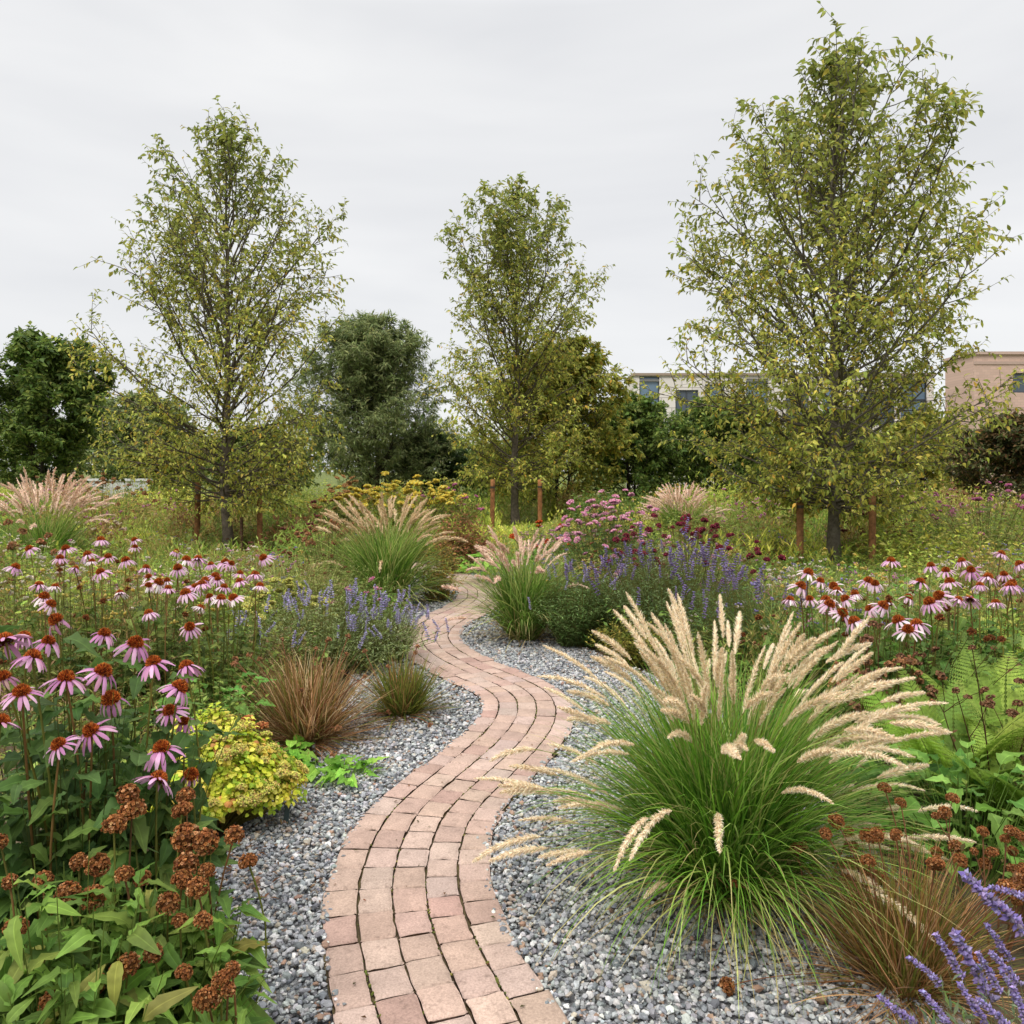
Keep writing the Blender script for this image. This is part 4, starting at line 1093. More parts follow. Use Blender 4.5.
RUST = [(150, 104, 66), (126, 96, 56), (112, 106, 54), (172, 124, 84), (134, 84, 58)]
def sedge(label, X, Y, h, seed, n=700, cols=RUST, bw=.004, heads=12, hc=((150, 84, 60), (178, 106, 84)), spread=1.0, group='wiry sedge tussocks', hr=.014, stl=1.12, ball=False):
    rng = rg(seed); root = thing('sedge_tussock', label, 'grass', (X, Y, 0), group)
    mb = MB()
    blades(mb, rng, n, h * rng.uniform(.6, 1.05, n), np.abs(rng.normal(0, .42, n)) * spread, rng.uniform(.05, .6, n), .2 * h, bw, cols, None, K=7)
    k = n // 6; blades(mb, rng, k, h * rng.uniform(.4, .9, k), rng.uniform(.6, 1.3, k) * spread, rng.uniform(.2, 1.0, k), .22 * h, bw * .8, [(160, 120, 84), (186, 150, 112), (120, 84, 58)], None, K=7)
    mb.build('blades', M_GRASS, root)
    if heads:
        P, _ = arcs(rng, heads, h * rng.uniform(.9, stl, heads), np.abs(rng.normal(0, .4, heads)) * spread, rng.uniform(.1, .5, heads), .15 * h, 8)
        for i in range(heads):
            st = MB(); tubes(st, P[i:i + 1], np.full((1, 8), bw * .4), 4, lin((160, 110, 82)) * .75)
            so = st.build('stem', M_DRY, root)
            fm = BALLS[i % len(BALLS)] if ball else TUFTS[i % len(TUFTS)]
            link('seed_head', fm, so, P[i, -1], (rng.normal(0, .4), rng.normal(0, .4), 0), hr / .02 * rng.uniform(.75, 1.25))
    return root
DRIED = [(172, 116, 70), (150, 98, 60), (192, 138, 90), (122, 80, 52), (206, 164, 120)]
BALLS = [head_ball(200 + i, DRIED, .02, 230, -.6, (.9, .8, 1.0, .86, .72)[i], CUP, .185, M_DRY, [4, 4, 3, 2, 1.4], .2) for i in range(5)]
TUFTS = [head_ball(210 + i, [(174, 128, 94), (150, 106, 76), (194, 152, 116)], .02, 26, -.4, .8, CUP, .5, M_DRY) for i in range(3)]
g = ground(312, 742)
sedge('rust-brown sedge tussock on the gravel between the yellow sedum and the path', g[0] - .03, g[1], .60, 81, 1350, [(150, 116, 72), (130, 108, 60), (118, 120, 58), (188, 150, 108), (124, 86, 58), (206, 176, 136)], heads=18, bw=.0075, spread=1.9)
g = ground(402, 716)
sedge('smaller green-brown sedge tussock beside the path, just behind the rust-brown one', g[0], g[1], .46, 82, 760, [(110, 120, 50), (130, 134, 62), (146, 116, 70), (88, 100, 44)], heads=7, bw=.0075, spread=1.7)
p = at(905, 985, 2.62)
sedge('bronze sedge tussock with dried round heads at the lower right, before the big fountain grass', p[0], p[1], .50, 83, 1050, [(146, 122, 66), (122, 118, 56), (108, 118, 52), (176, 134, 90), (128, 88, 56), (196, 160, 116)], heads=24, bw=.0048, hr=.021, stl=1.25, ball=True, spread=1.6)

# ---------------------------------------------------------------- front left: coneflowers
FR = [(57, 625, 2.75), (104, 634, 2.85), (6, 640, 2.6), (32, 655, 2.45), (24, 643, 2.8), (48, 655, 2.9), (66, 676, 2.5), (102, 676, 2.6), (4, 675, 2.45), (22, 702, 2.35), (111, 706, 2.6), (92, 728, 2.5), (60, 742, 2.4), (0, 734, 2.3)]
FR2 = [(135, 656, 2.95), (154, 662, 2.75), (187, 668, 2.85), (178, 688, 2.7), (170, 708, 2.75), (184, 722, 2.8), (162, 749, 2.6), (191, 772, 2.65), (157, 798, 2.5)]
coneflower('tall pink coneflower plant with many large blooms at the left edge, over dark green leaves', (-1.48, 2.72), [at(*h) for h in FR], VIVID, 91, 110, .50, .98, .135, 'pink coneflower plants', [(92, 120, 58), (76, 104, 50), (110, 136, 66), (84, 110, 60)], scale=1.06, m=10)
coneflower('pink coneflower plant leaning toward the yellow sedum, front left', (-1.18, 2.82), [at(*h) for h in FR2], VIVID, 92, 26, .15, .52, .135, 'pink coneflower plants', [(92, 120, 58), (76, 104, 50), (110, 136, 66), (84, 110, 60)], scale=1.02, m=10)

# dried brown globes at the bottom left
DH = [(132, 811, 1.5), (128, 795, 1.15), (114, 826, 1.25), (186, 838, 1.5), (206, 842, 1.35), (234, 836, 1.05), (248, 862, 1.0), (97, 865, 1.3), (79, 862, .9), (43, 880, 1.0), (68, 894, 1.25), (93, 898, 1.3), (124, 875, 1.0),
      (186, 865, 1.3), (182, 881, 1.2), (197, 888, 1.2), (207, 871, .9), (168, 904, 1.2), (203, 921, 1.0), (180, 921, .9), (16, 929, 1.25), (153, 954, 1.0), (128, 965, 1.2), (118, 972, 1.0), (184, 973, .95), (93, 984, 1.35),
      (48, 1002, 1.1), (232, 970, .85), (221, 979, 1.0), (207, 1000, 1.4), (142, 878, .9), (0, 842, .8), (182, 810, 1.1), (186, 797, 1.0), (10, 882, .8), (228, 990, .8)]
def dried(label, base, heads, seed, nfol, fr, fh):
    rng = rg(seed); root = thing('dried_globe_plant', label, 'plant', (base[0], base[1], 0), 'plants with dried brown globe heads')
    org = np.array((base[0], base[1], 0.)); mb = MB()
    foot, tip = stems_on(rng, nfol, fr, fh, .5, .4, .15)
    stem_leaves(mb, rng, foot, tip, 8, .125, LEAF_BROAD if False else LEAF_LANCE2, [(104, 134, 58), (118, 146, 64), (88, 118, 50), (134, 156, 74), (150, 148, 76)], [4, 4, 3, 2, .6], .15, .35, .1, .75, (104, 120, 56), .005)
    mb.build('foliage', M_LEAF, root)
    for i, (px, py, sc) in enumerate(heads):
        Z = 2.42 - (py - 795) / 210 * .50 + rng.normal(0, .02)
        hl = at(px, py, Z) - org
        f = np.array((hl[0] * .6, hl[1] * .6 + .05, 0)); t = np.linspace(0, 1, 7)[:, None]
        P = f * (1 - t) + hl * t + np.array((rng.normal(0, .02), rng.normal(0, .02), 0)) * np.sin(t * np.pi)
        st = MB(); tubes(st, P[None], np.full((1, 7), .0028), 5, pal(rng, 1, [(120, 120, 60), (130, 98, 62)])[0])
        st.build('stem', M_LEAF, root)
        link('seed_head', BALLS[rng.integers(5)], root, hl, (rng.normal(0, .3), rng.normal(0, .3), rng.uniform(0, 6)), sc * 1.18 * Z / 2.2)
LEAF_LANCE2 = leaf_rib(9, 0.38, .32, .5, .42, .3)
A = [h for h in DH if h[0] < 145]; B = [h for h in DH if h[0] >= 145]
dried('green leafy plant with brown dried globes at the bottom left corner', (-1.12, 2.05), A, 94, 160, .44, .56)
dried('plant of crowded brown dried globes spilling onto the gravel, right of the corner one', (-.88, 2.22), B, 95, 58, .17, .50)

# yellow sedum
g = ground(226, 826)
rng = rg(96)
SED = [(200, 204, 72), (172, 188, 62), (218, 210, 98), (146, 172, 58), (212, 188, 92), (206, 148, 88)]
SX = (212 - 512) * (g[1] + .02) / F_PX
root = thing('yellow_sedum', 'chartreuse-yellow mounded sedum with orange-tinted edges at the gravel edge', 'plant', (SX, g[1] + .02, 0))
def rosette_mound(root, rng, n, r, h, leaf, cols, w, nl=9, sub=1, spread=.035, T=LEAF_ROUND):
    mb = MB()
    foot, tip = stems_on(rng, n, r, h, .3, .62, .08)
    C0 = pal(rng, n, cols, w, .1, .85)
    d0 = norm(tip * np.array((1, 1, .6)) + np.array((0, 0, .15)))
    S = np.stack([foot, (foot + tip) * .5, tip], 1)
    tubes(mb, S, np.full((n, 3), .003), 4, lin((150, 140, 70)) * .7)
    for k in range(nl):
        a = rng.uniform(0, 6.28, n); t = norm(np.cross(d0, rand_dirs(rng, n)))
        d = norm(t + d0 * rng.uniform(-.4, .7, (n, 1)))
        p = tip + t * spread * rng.uniform(.1, .7, (n, 1)) - d0 * rng.uniform(0, spread * 1.4, (n, 1))
        scatter(mb, T, frame(d, d0), p, leaf * rng.uniform(.7, 1.25, n), C0 * rng.lognormal(0, .12, (n, 1)))
    mb.build('foliage', M_LEAF, root)
    return tip
tip = rosette_mound(root, rng, 800, .38, .47, .026, SED, [4, 4, 3, 3, 1.4, .9], 14, spread=.04)
CREAM = [head_ball(220 + i, [(222, 218, 118), (204, 204, 98), (226, 206, 130), (208, 168, 104)], .034, 110, -.1, .6, OCTA, .16, M_PETAL, [4, 3, 2, 1]) for i in range(4)]
for i in range(93):
    j = rng.integers(len(tip)); p = tip[j] * 1.02
    link('flower_head', CREAM[i % 4], root, p, (rng.normal(0, .3) - p[1], rng.normal(0, .3) + p[0], 0), rng.uniform(.7, 1.15))
RUSTH = [head_ball(226 + i, [(196, 132, 82), (176, 104, 66), (210, 156, 104)], .03, 100, -.2, .7, OCTA, .17, M_DRY) for i in range(2)]
for i, (px, py) in enumerate([(198, 829), (222, 820), (262, 798), (246, 806), (213, 806), (248, 720), (262, 726)]):
    p = at(px, py, 3.75 if py > 760 else 4.1) - np.array((SX, g[1] + .02, 0)); p[2] = max(p[2], .04)
    link('flower_head', RUSTH[i % 2], root, p, (0, 0, i), rng.uniform(.8, 1.2))

def broad_plant(name, label, cat, X, Y, n, r, h, leaf, cols, seed, T=LEAF_ROUND, group=None, rise=.5):
    rng = rg(seed); root = thing(name, label, cat, (X, Y, 0), group); mb = MB()
    a = rng.uniform(0, 6.28, n); q = np.sqrt(rng.random(n)) * r
    p = np.stack([np.cos(a) * q, np.sin(a) * q, h * rng.uniform(.35, 1, n)], -1)
    d = np.stack([np.cos(a), np.sin(a), rng.normal(rise, .3, n)], -1)
    f = p * np.array((.4, .4, 0)); tubes(mb, np.stack([f, (f + p) * .5 + np.array((0, 0, h * .15)), p], 1), np.full((n, 3), .002), 4, lin((120, 150, 70)) * .7)
    scatter(mb, T, frame(d, np.array((0, 0, 1.)) + rng.normal(0, .3, (n, 3))), p, leaf * rng.uniform(.6, 1.25, n), pal(rng, n, cols, None, .15, .85))
    mb.build('foliage', M_LEAF, root); return root
BRIGHT = [(124, 168, 62), (104, 150, 54), (146, 184, 80)]
for (px, py, n, r, h, lab) in [(290, 765, 22, .13, .10, 'bright green low plant between the yellow sedum and the rust-brown sedge'), (350, 782, 22, .13, .08, 'small bright green seedling patch alone on the gravel beside the path'),
                               (318, 776, 16, .10, .07, 'bright green seedling leaves between the other two gravel patches')]:
    g = ground(px, py); broad_plant('seedling_patch', lab, 'plant', g[0], g[1], int(n * 1.5), r, h, .10, BRIGHT, 300 + px, LEAF_BROAD, 'bright green seedlings on the gravel', .35)
p = ground(212, 770)
broad_plant('leafy_plant', 'fresh green crinkly-leaved plant behind the yellow sedum', 'plant', p[0] - .1, p[1] + .35, 60, .28, .42, .10, [(120, 166, 76), (100, 148, 64), (140, 180, 96)], 310, LEAF_BROAD)

# plant tags
def plant_tag(label, px, py, h, w, c, seed):
    g = ground(px, py); root = thing('plant_tag', label, 'plant label', (g[0], g[1], 0), 'plant tags in the gravel')
    root.rotation_euler = (math.radians(-8), math.radians(4), .25 * seed)
    m_ = MB(); box(m_, -w / 2, w / 2, -.002, .002, -.03, h, lin(c)); m_.build('tag_plate', M_PLASTIC, root, smooth=False)
    m_ = MB(); box(m_, -w / 2 - .003, w / 2 + .003, -.0035, .0035, h + .0005, h + .012, lin(c) * .9); m_.build('tag_rim', M_PLASTIC, root, smooth=False)
plant_tag('white plastic plant tag in front of the rust-brown sedge', 298, 750, .09, .022, (226, 228, 230), 1)
plant_tag('dark grey-green plant tag at the right foot of the yellow sedum', 285, 828, .09, .026, (70, 88, 88), -1)

# ---------------------------------------------------------------- middle left
LAV = [(182, 172, 212), (164, 154, 198), (204, 196, 222), (166, 160, 176)]
SP_FAR = [head_spike(230 + i, LAV, .17, .016, 9, 6, .009) for i in range(4)]
NEP = [(140, 154, 100), (122, 138, 86), (160, 170, 120), (132, 148, 78)]
g = ground(300, 690)
clump('catmint', 'sprawling grey-green catmint with lavender-blue spikes left of the path bend', 'flower', g[0] + .05, g[1] + .55, .92, .56, 101, 820, 16, .055, LEAF_NARROW, NEP, None, SP_FAR, 80, 'flower_spike', (.5, .9), 0, .6, .5, group='blue and purple catmints', flo=.12)
g = ground(398, 668)
clump('catmint', 'lavender-blue catmint trailing over the path edge', 'flower', g[0] - .12, g[1] + .25, 0.38, .52, 102, 300, 16, .05, LEAF_NARROW, NEP, None, SP_FAR, 36, 'flower_spike', (.45, .8), 0, .8, .5, group='blue and purple catmints', flo=.1)
p = at(280, 612, 7.4)
YG = [head_ball(240 + i, [(214, 208, 110), (196, 196, 92), (226, 220, 140)], .05, 70, -.1, .5, OCTA, .16) for i in range(3)]
clump('lime_flower_clump', 'lime-yellow flower cushion behind the left catmint', 'flower', p[0], p[1], .42, .62, 103, 130, 10, .06, LEAF_SMALL, [(150, 160, 74), (124, 142, 62)], None, YG, 44, fsc=(.7, 1.2))
p = at(345, 640, 8.3)
clump('herb_mound', 'soft pale-green mound of fine stems between the lime flowers and the wide fountain grass', 'plant', p[0] - .25, p[1], .85, .78, 104, 380, 15, .055, LEAF_NARROW, [(146, 156, 84), (124, 140, 70), (164, 168, 104)], flat=.5)
PKS = [head_ball(245 + i, [(226, 148, 178), (210, 120, 160), (236, 176, 190)], .04, 50, -.1, .5, OCTA, .2) for i in range(3)]
p = at(352, 632, 8.9)
clump('sedum_clump', 'green clump dotted with dusty pink flower heads at the foot of the wide fountain grass', 'flower', p[0] + .2, p[1] - .6, .42, .50, 105, 130, 10, .065, LEAF_SMALL, [(110, 134, 62), (92, 116, 54), (132, 150, 76)], None, PKS, 16, fsc=(.6, 1.1))
p = ground(372, 634)
clump('green_clump', 'bright green leafy clump at the gravel edge under the wide fountain grass', 'plant', p[0], p[1] + .2, .42, .42, 106, 130, 10, .075, LEAF_SMALL, [(112, 146, 60), (94, 130, 52), (136, 164, 78)])
p = ground(440, 606)
clump('bronze_clump', 'small yellow-bronze bush on the gravel right of the wide fountain grass', 'plant', p[0] - .05, p[1] + .3, .40, .80, 107, 150, 13, .06, LEAF_SMALL, [(168, 148, 66), (146, 130, 58), (184, 140, 70), (126, 128, 60)])
p = ground(240, 700)
clump('brown_clump', 'brown twiggy clump left of the rust-brown sedge', 'plant', p[0], p[1] + .3, .50, .40, 108, 200, 12, .045, LEAF_NARROW, [(146, 112, 76), (122, 104, 62), (110, 112, 60), (164, 124, 92)])
p = at(330, 575, 10.8)
clump('seedhead_clump', 'dry brown umbel seedheads left of the wide fountain grass', 'plant', p[0], p[1], .6, 1.05, 109, 110, 9, .08, LEAF_SMALL, [(112, 124, 60), (140, 120, 74)], None, TUFTS, 34, 'seed_head', (1.1, 2.0))

# coneflowers, middle left
ML = [(101, 543), (88, 548), (135, 538), (135, 545), (176, 545), (75, 567), (101, 571), (60, 558), (126, 563), (146, 561), (108, 556), (39, 587), (44, 596), (55, 590), (50, 606), (149, 578), (158, 580), (167, 578), (168, 590), (148, 592),
      (149, 608), (186, 561), (198, 558), (186, 600), (200, 602), (202, 592), (190, 621), (211, 568), (205, 576), (215, 574), (225, 560), (231, 565), (218, 580), (224, 587), (240, 586), (260, 586), (234, 595), (221, 602), (264, 564), (255, 583),
      (30, 552), (15, 575), (120, 590), (240, 572), (195, 585), (178, 570), (210, 592), (92, 560), (66, 548)]
def mlz(px, py):
    return 4.5 + (622 - py) / 82 * 1.9
GL_ = {}
for i, (px, py) in enumerate(ML):
    key = (min(px // 62, 3), py < 574)
    GL_.setdefault(key, []).append(at(px, py, mlz(px, py)))
where = {(0, True): 'faded pink coneflowers at the left edge below the pale pinkish grass', (1, True): 'pink coneflowers in front of the pale grass, left of the thin-topped tree', (2, True): 'tall pink coneflowers just left of the left tree trunk',
         (3, True): 'pink coneflowers right under the left tree trunk', (0, False): 'low pale coneflowers directly above the big front-left blooms', (1, False): 'sparse small pale coneflowers amid wiry stems in the left bed',
         (2, False): 'crowded white-pink coneflowers left of the catmint', (3, False): 'pink coneflowers above the lime-yellow cushion'}
for i, (key, hs) in enumerate(sorted(GL_.items())):
    c = np.mean(hs, 0)
    coneflower(where[key], (c[0], c[1] + .1), hs, SOFT + FADED[:1] if key[1] or key[0] == 3 else SOFT[:2] + FADED, 400 + i, 30, .32, c[2] * .72, .10, 'coneflower drifts left of the path', [(102, 122, 56), (86, 106, 48), (124, 136, 66)], 1.16, 9)
# seed cones between
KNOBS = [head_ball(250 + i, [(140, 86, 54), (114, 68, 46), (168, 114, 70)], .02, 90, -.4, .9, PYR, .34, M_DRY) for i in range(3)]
p = at(96, 590, 5.6)
clump('spent_coneflower', 'spent brown coneflower cones on bare stems in the left bed', 'plant', p[0], p[1], .9, .98, 421, 90, 8, .07, LEAF_NARROW, [(120, 114, 62), (140, 112, 76), (98, 104, 52)], None, KNOBS, 26, 'seed_head', (.7, 1.1))
p = at(20, 560, 7.0)
clump('dried_umbel', 'tall dried yellow-brown umbel heads at the left edge', 'plant', p[0], p[1], .5, 1.15, 422, 50, 8, .08, LEAF_SMALL, [(124, 116, 60), (104, 110, 54)], None, TUFTS, 16, 'seed_head', (1.0, 1.8))

# ---------------------------------------------------------------- far beds, left of the path and round the bend
ACH = [head_ball(260 + i, [(246, 220, 92), (232, 202, 78), (250, 232, 128)], .07, 60, -.1, .5, OCTA, .17) for i in range(3)]
ORG = [head_ball(264 + i, [(220, 168, 112), (204, 146, 96), (228, 188, 130)], .07, 60, -.1, .5, OCTA, .17) for i in range(2)]
p = at(392, 530, 16.5)
clump('golden_flower_clump', 'golden-yellow flowers behind the wide fountain grass', 'flower', p[0] + .2, p[1], 1.4, 1.36, 431, 230, 10, .13, LEAF_SMALL, [(150, 150, 58), (124, 134, 54)], None, ACH, 98, fsc=(.9, 1.5), flat=.25)
p = at(350, 530, 17.5)
clump('orange_umbel_clump', 'dusty orange flat flower heads left of the golden-yellow flowers', 'flower', p[0], p[1], .8, 1.35, 432, 100, 10, .13, LEAF_SMALL, [(132, 132, 60), (110, 120, 54)], None, ORG, 40, fsc=(.7, 1.3), flat=.3)
p = ground(458, 580)
clump('russet_bush', 'russet-brown bush left of the middle tree, behind the bend of the path', 'shrub', p[0], p[1] + .8, .62, .98, 433, 260, 14, .09, LEAF_SMALL, [(150, 98, 68), (128, 88, 58), (166, 116, 80), (112, 100, 54)])
p = ground(492, 588)
broad_plant('leafy_plant', 'bright green broad-leaved plant at the far end of the path', 'plant', p[0], p[1] + .25, 90, .45, .42, .16, BRIGHT, 434, LEAF_BROAD)
PHLF = [head_ball(268 + i, [(222, 140, 180), (206, 116, 160)], .07, 40, -.2, .6, OCTA, .2) for i in range(2)]
p = at(452, 540, 19)
clump('pink_flower_clump', 'small pink flowers on green stems behind the russet-brown bush', 'flower', p[0], p[1], .9, 1.28, 435, 130, 10, .14, LEAF_SMALL, [(96, 116, 54), (116, 132, 60)], None, PHLF, 18, fsc=(.6, 1.1))
p = at(100, 530, 19)
clump('straw_clump', 'straw and rust coloured meadow clump behind the pale pinkish grass', 'plant', p[0], p[1], 1.8, 1.5, 436, 260, 12, .14, LEAF_NARROW, [(176, 150, 84), (152, 138, 72), (170, 118, 78), (128, 132, 62)], None, TUFTS, 24, 'seed_head', (1.6, 3))
p = at(300, 530, 18)
clump('green_clump', 'tall yellow-green leafy clump between the left tree and the golden flowers', 'plant', p[0], p[1], 1.3, 1.15, 437, 240, 12, .15, LEAF_SMALL, [(134, 150, 60), (112, 132, 54), (154, 162, 76)])
p = at(600, 540, 20)
clump('green_clump', 'mid-green leafy clump behind the slim pinkish fountain grass', 'plant', p[0], p[1], 1.1, 1.15, 438, 260, 12, .15, LEAF_SMALL, [(98, 122, 56), (82, 106, 50), (118, 138, 66)])
ORD = [head_ball(272 + i, [(206, 96, 40), (184, 72, 36)], .05, 40, -.2, .6, OCTA, .24) for i in range(2)]
p = at(548, 540, 12.5)
clump('orange_flower_clump', 'few orange-red flowers on tall stems beside the middle tree trunk', 'flower', p[0], p[1], .6, .82, 439, 110, 10, .10, LEAF_SMALL, [(100, 118, 56), (120, 126, 62)], None, ORD, 9, fsc=(.8, 1.3))

# ---------------------------------------------------------------- right of the path, middle
PHL = [head_ball(280 + i, [(236, 168, 192), (224, 148, 176), (242, 190, 206)], .045, 60, -.1, .5, OCTA, .22) for i in range(3)]
p = at(606, 560, 9.8)
clump('pink_phlox', 'rose-pink flower mass behind the lavender mound', 'flower', p[0], p[1], .72, 1.22, 451, 280, 11, .09, LEAF_SMALL, [(84, 110, 52), (70, 94, 46), (100, 122, 58)], None, PHL, 96, fsc=(.6, 1.15), flat=.35, group=None, flo=.05)
MAR = [head_ball(284 + i, [(124, 44, 58), (98, 34, 48), (150, 60, 76)], .035, 70, -.4, .8, OCTA, .24) for i in range(3)]
p = at(690, 560, 8.6)
clump('maroon_pincushion', 'dark maroon pincushion flowers on thin stems right of the rose-pink mass', 'flower', p[0], p[1], .92, 1.14, 452, 260, 12, .08, LEAF_NARROW, [(92, 116, 60), (76, 100, 52), (112, 130, 70)], None, MAR, 60, fsc=(.7, 1.25), flat=.42, flo=.10)
p = at(612, 560, 8.7)
clump('maroon_pincushion', 'maroon and pink pincushion flowers in front of the rose-pink mass', 'flower', p[0] + .1, p[1] - .3, .42, .95, 453, 120, 11, .08, LEAF_NARROW, [(80, 106, 54), (66, 92, 46)], None, MAR[:2] + PHL[:1], 16, fsc=(.7, 1.2))
g = ground(582, 658)
clump('lavender_mound', 'dense grey-green lavender mound on the gravel edge, right of the slim fountain grass', 'flower', g[0] + .02, g[1] + .5, .58, .68, 454, 800, 20, .055, LEAF_NARROW, [(104, 130, 70), (88, 114, 60), (122, 144, 88)], None, SP_FAR, 14, 'flower_spike', (.45, .8), 0, .9, .42, rag=.07, flo=.2)
PUR = [(150, 130, 178), (130, 112, 160), (168, 152, 192), (132, 116, 138)]
SP_PUR = [head_spike(290 + i, PUR, .2, .02, 8, 6, .012) for i in range(4)]
p = at(662, 620, 7.6)
clump('catmint', 'purple-blue catmint drift between the lavender mound and the maroon pincushions', 'flower', p[0], p[1], .85, .86, 455, 640, 15, .06, LEAF_NARROW, [(108, 130, 80), (92, 112, 66), (128, 146, 96)], None, SP_PUR, 80, 'flower_spike', (.45, .95), 0, .7, .4, group='blue and purple catmints', flo=.1)
p = at(742, 600, 6.4)
clump('catmint', 'smaller purple catmint behind the plumes of the big fountain grass', 'flower', p[0], p[1], .55, .82, 456, 360, 14, .06, LEAF_NARROW, [(92, 114, 70), (78, 98, 58)], None, SP_PUR, 24, 'flower_spike', (.5, .9), 0, .8, .4, group='blue and purple catmints', flo=.12)
g = ground(618, 668)
clump('olive_clump', 'olive-yellow low bush between the lavender mound and the big fountain grass', 'plant', g[0] + .12, g[1] + .1, .36, .42, 457, 170, 13, .045, LEAF_SMALL, [(134, 132, 54), (112, 118, 48), (156, 142, 64)])
p = at(720, 535, 14.5)
clump('green_clump', 'light green grassy clump between the distant straw-pink grass and the tall right tree', 'plant', p[0], p[1], 1.3, 1.05, 458, 300, 12, .14, LEAF_NARROW, [(150, 166, 78), (128, 148, 66), (168, 176, 96)])

# coneflowers, right
RW = [(800, 588), (868, 585), (888, 602), (842, 612), (820, 584), (808, 577), (834, 580), (790, 598), (810, 594), (826, 594), (837, 590), (855, 596), (875, 591), (829, 607), (882, 610), (899, 614), (855, 620), (908, 598), (908, 630), (846, 602), (870, 603)]
RP = [(946, 572), (1010, 590), (996, 602), (970, 596), (920, 580), (958, 604), (891, 566), (962, 563), (971, 571), (950, 582), (980, 587), (1001, 556), (1012, 575), (931, 563), (930, 602), (1020, 562), (917, 624), (1004, 570), (940, 597), (988, 578)]
rz = lambda py: 4.5 + (625 - py) / 70 * 1.3
H1 = [at(a, b, rz(b)) for a, b in RW if a < 843]; H2 = [at(a, b, rz(b)) for a, b in RW if a >= 843]
H3 = [at(a, b, rz(b)) for a, b in RP if a < 965]; H4 = [at(a, b, rz(b)) for a, b in RP if a >= 965]
for i, (hs, kd, lab) in enumerate([(H1, FADED, 'white-pink coneflowers below the left stake of the tall right tree'), (H2, FADED, 'white-pink coneflowers below the right stake of the tall right tree'),
                                   (H3, SOFT, 'pink coneflowers between the white-pink ones and the right edge'), (H4, SOFT + VIVID[:2], 'vivid pink coneflowers at the right edge, mid-height')]):
    c = np.mean(hs, 0)
    coneflower(lab, (c[0], c[1] + .1), hs, kd, 460 + i, 46, .36, c[2] * .78, .12, 'coneflower drifts right of the path', [(100, 132, 58), (84, 114, 52), (122, 148, 70)], 1.25, 10)
p = at(920, 640, 4.6)
clump('spent_coneflower', 'spent orange-brown cones among green leaves below the pink right-hand coneflowers', 'plant', p[0], p[1] + .3, .75, .82, 465, 120, 10, .08, LEAF_SMALL, [(86, 116, 52), (104, 128, 60)], None, KNOBS, 22, 'seed_head', (.8, 1.2), flat=.25)
p = at(985, 520, 14)
clump('pink_flower_clump', 'dusty pink and mauve flowers in the far bed at the right edge', 'flower', p[0], p[1], 1.9, 1.18, 466, 260, 11, .11, LEAF_SMALL, [(128, 140, 62), (148, 138, 80), (106, 122, 56)], None, PHLF, 70, fsc=(.4, .9), flat=.2, rag=.2)
p = at(930, 540, 12)
clump('yellow_green_clump', 'yellow-green leafy drift right of the tall right tree stakes', 'plant', p[0], p[1], 1.5, .92, 467, 300, 12, .11, LEAF_SMALL, [(172, 174, 74), (150, 160, 64), (186, 178, 92), (132, 146, 60)])

# ferns
def fern(label, X, Y, n, L, seed, cols):
    rng = rg(seed); root = thing('fern', label, 'fern', (X, Y, 0), 'green ferns')
    for i in range(n):
        mb = MB()
        az = np.array([i * 2.4 + rng.normal(0, .3)])
        P, S = arcs(rng, 1, np.array([L * rng.uniform(.75, 1.1)]), np.array([rng.uniform(.15, .6)]), np.array([rng.uniform(.5, 1.1)]), .05, 16, 1.5, az)
        P = P[0]; t = np.linspace(0, 1, 16)
        tubes(mb, P[None], np.linspace(.003, .001, 16)[None], 4, lin((120, 140, 62)) * .7)
        m_ = 26; tt = np.linspace(.18, .985, m_); k = tt * 15; j = np.minimum(k.astype(int), 14); f = (k - j)[:, None]
        c = P[j] * (1 - f) + P[j + 1] * f; Tn = norm(P[j + 1] - P[j])
        side = norm(np.cross(Tn, (0, 0, 1.0))); nrm = np.cross(side, Tn)
        ln = L * .20 * np.sin(np.pi * np.clip(tt ** .75, 0, 1)) * (1.05 - .3 * tt) + .008
        C = pal(rng, 1, cols, None, .15, .8)
        for sg in (-1, 1):
            d = norm(side * sg + Tn * .45 + nrm * rng.normal(-.12, .05))
            q = 11; s_ = np.linspace(.08, 1, q)
            cc = (c[:, None] + d[:, None] * (ln[:, None, None] * s_[None, :, None])).reshape(-1, 3)
            dd = np.repeat(d, q, 0); tn = np.repeat(Tn, q, 0); nn = np.repeat(nrm, q, 0)
            sz = (ln[:, None] * .30 * (1.08 - .8 * s_[None])).reshape(-1) + .003
            for s2 in (-1, 1):
                e = norm(np.cross(dd, nn) * s2 + dd * .5)
                scatter(mb, LEAF_NARROW_W, frame(e, nn), cc, sz, C * rng.lognormal(0, .1, (len(cc), 1)))
        mb.build('frond', M_LEAF, root)
LEAF_NARROW_W = tpl([(0, 0, 0), (-.2, .45, .03), (.2, .45, .03), (0, 1, -.06)], None, [(0, 2, 1), (1, 2, 3)])
FC = [(130, 156, 62), (112, 142, 56), (148, 168, 74)]
for i, (px, py, Z, L, lab) in enumerate([(952, 800, 3.9, .85, 'bright green fern right of the big fountain grass, with open lacy fronds'), (1012, 780, 4.2, .95, 'tall green fern at the right edge behind the lacy one'),
                                        (905, 760, 4.5, .70, 'small fern half hidden behind the right-hand plumes'), (1030, 830, 3.5, .7, 'fern leaning in at the right edge, nearest of the ferns')]):
    p = at(px, py, Z); fern(lab, p[0], p[1], 12, L, 480 + i, FC)
p = at(965, 850, 3.35)
broad_plant('leafy_plant', 'dark green broad-leaved plant under the ferns at the right', 'plant', p[0], p[1], 90, .42, .48, .12, [(106, 146, 62), (88, 126, 54), (126, 160, 74)], 490, LEAF_BROAD)
p = at(875, 870, 3.5)
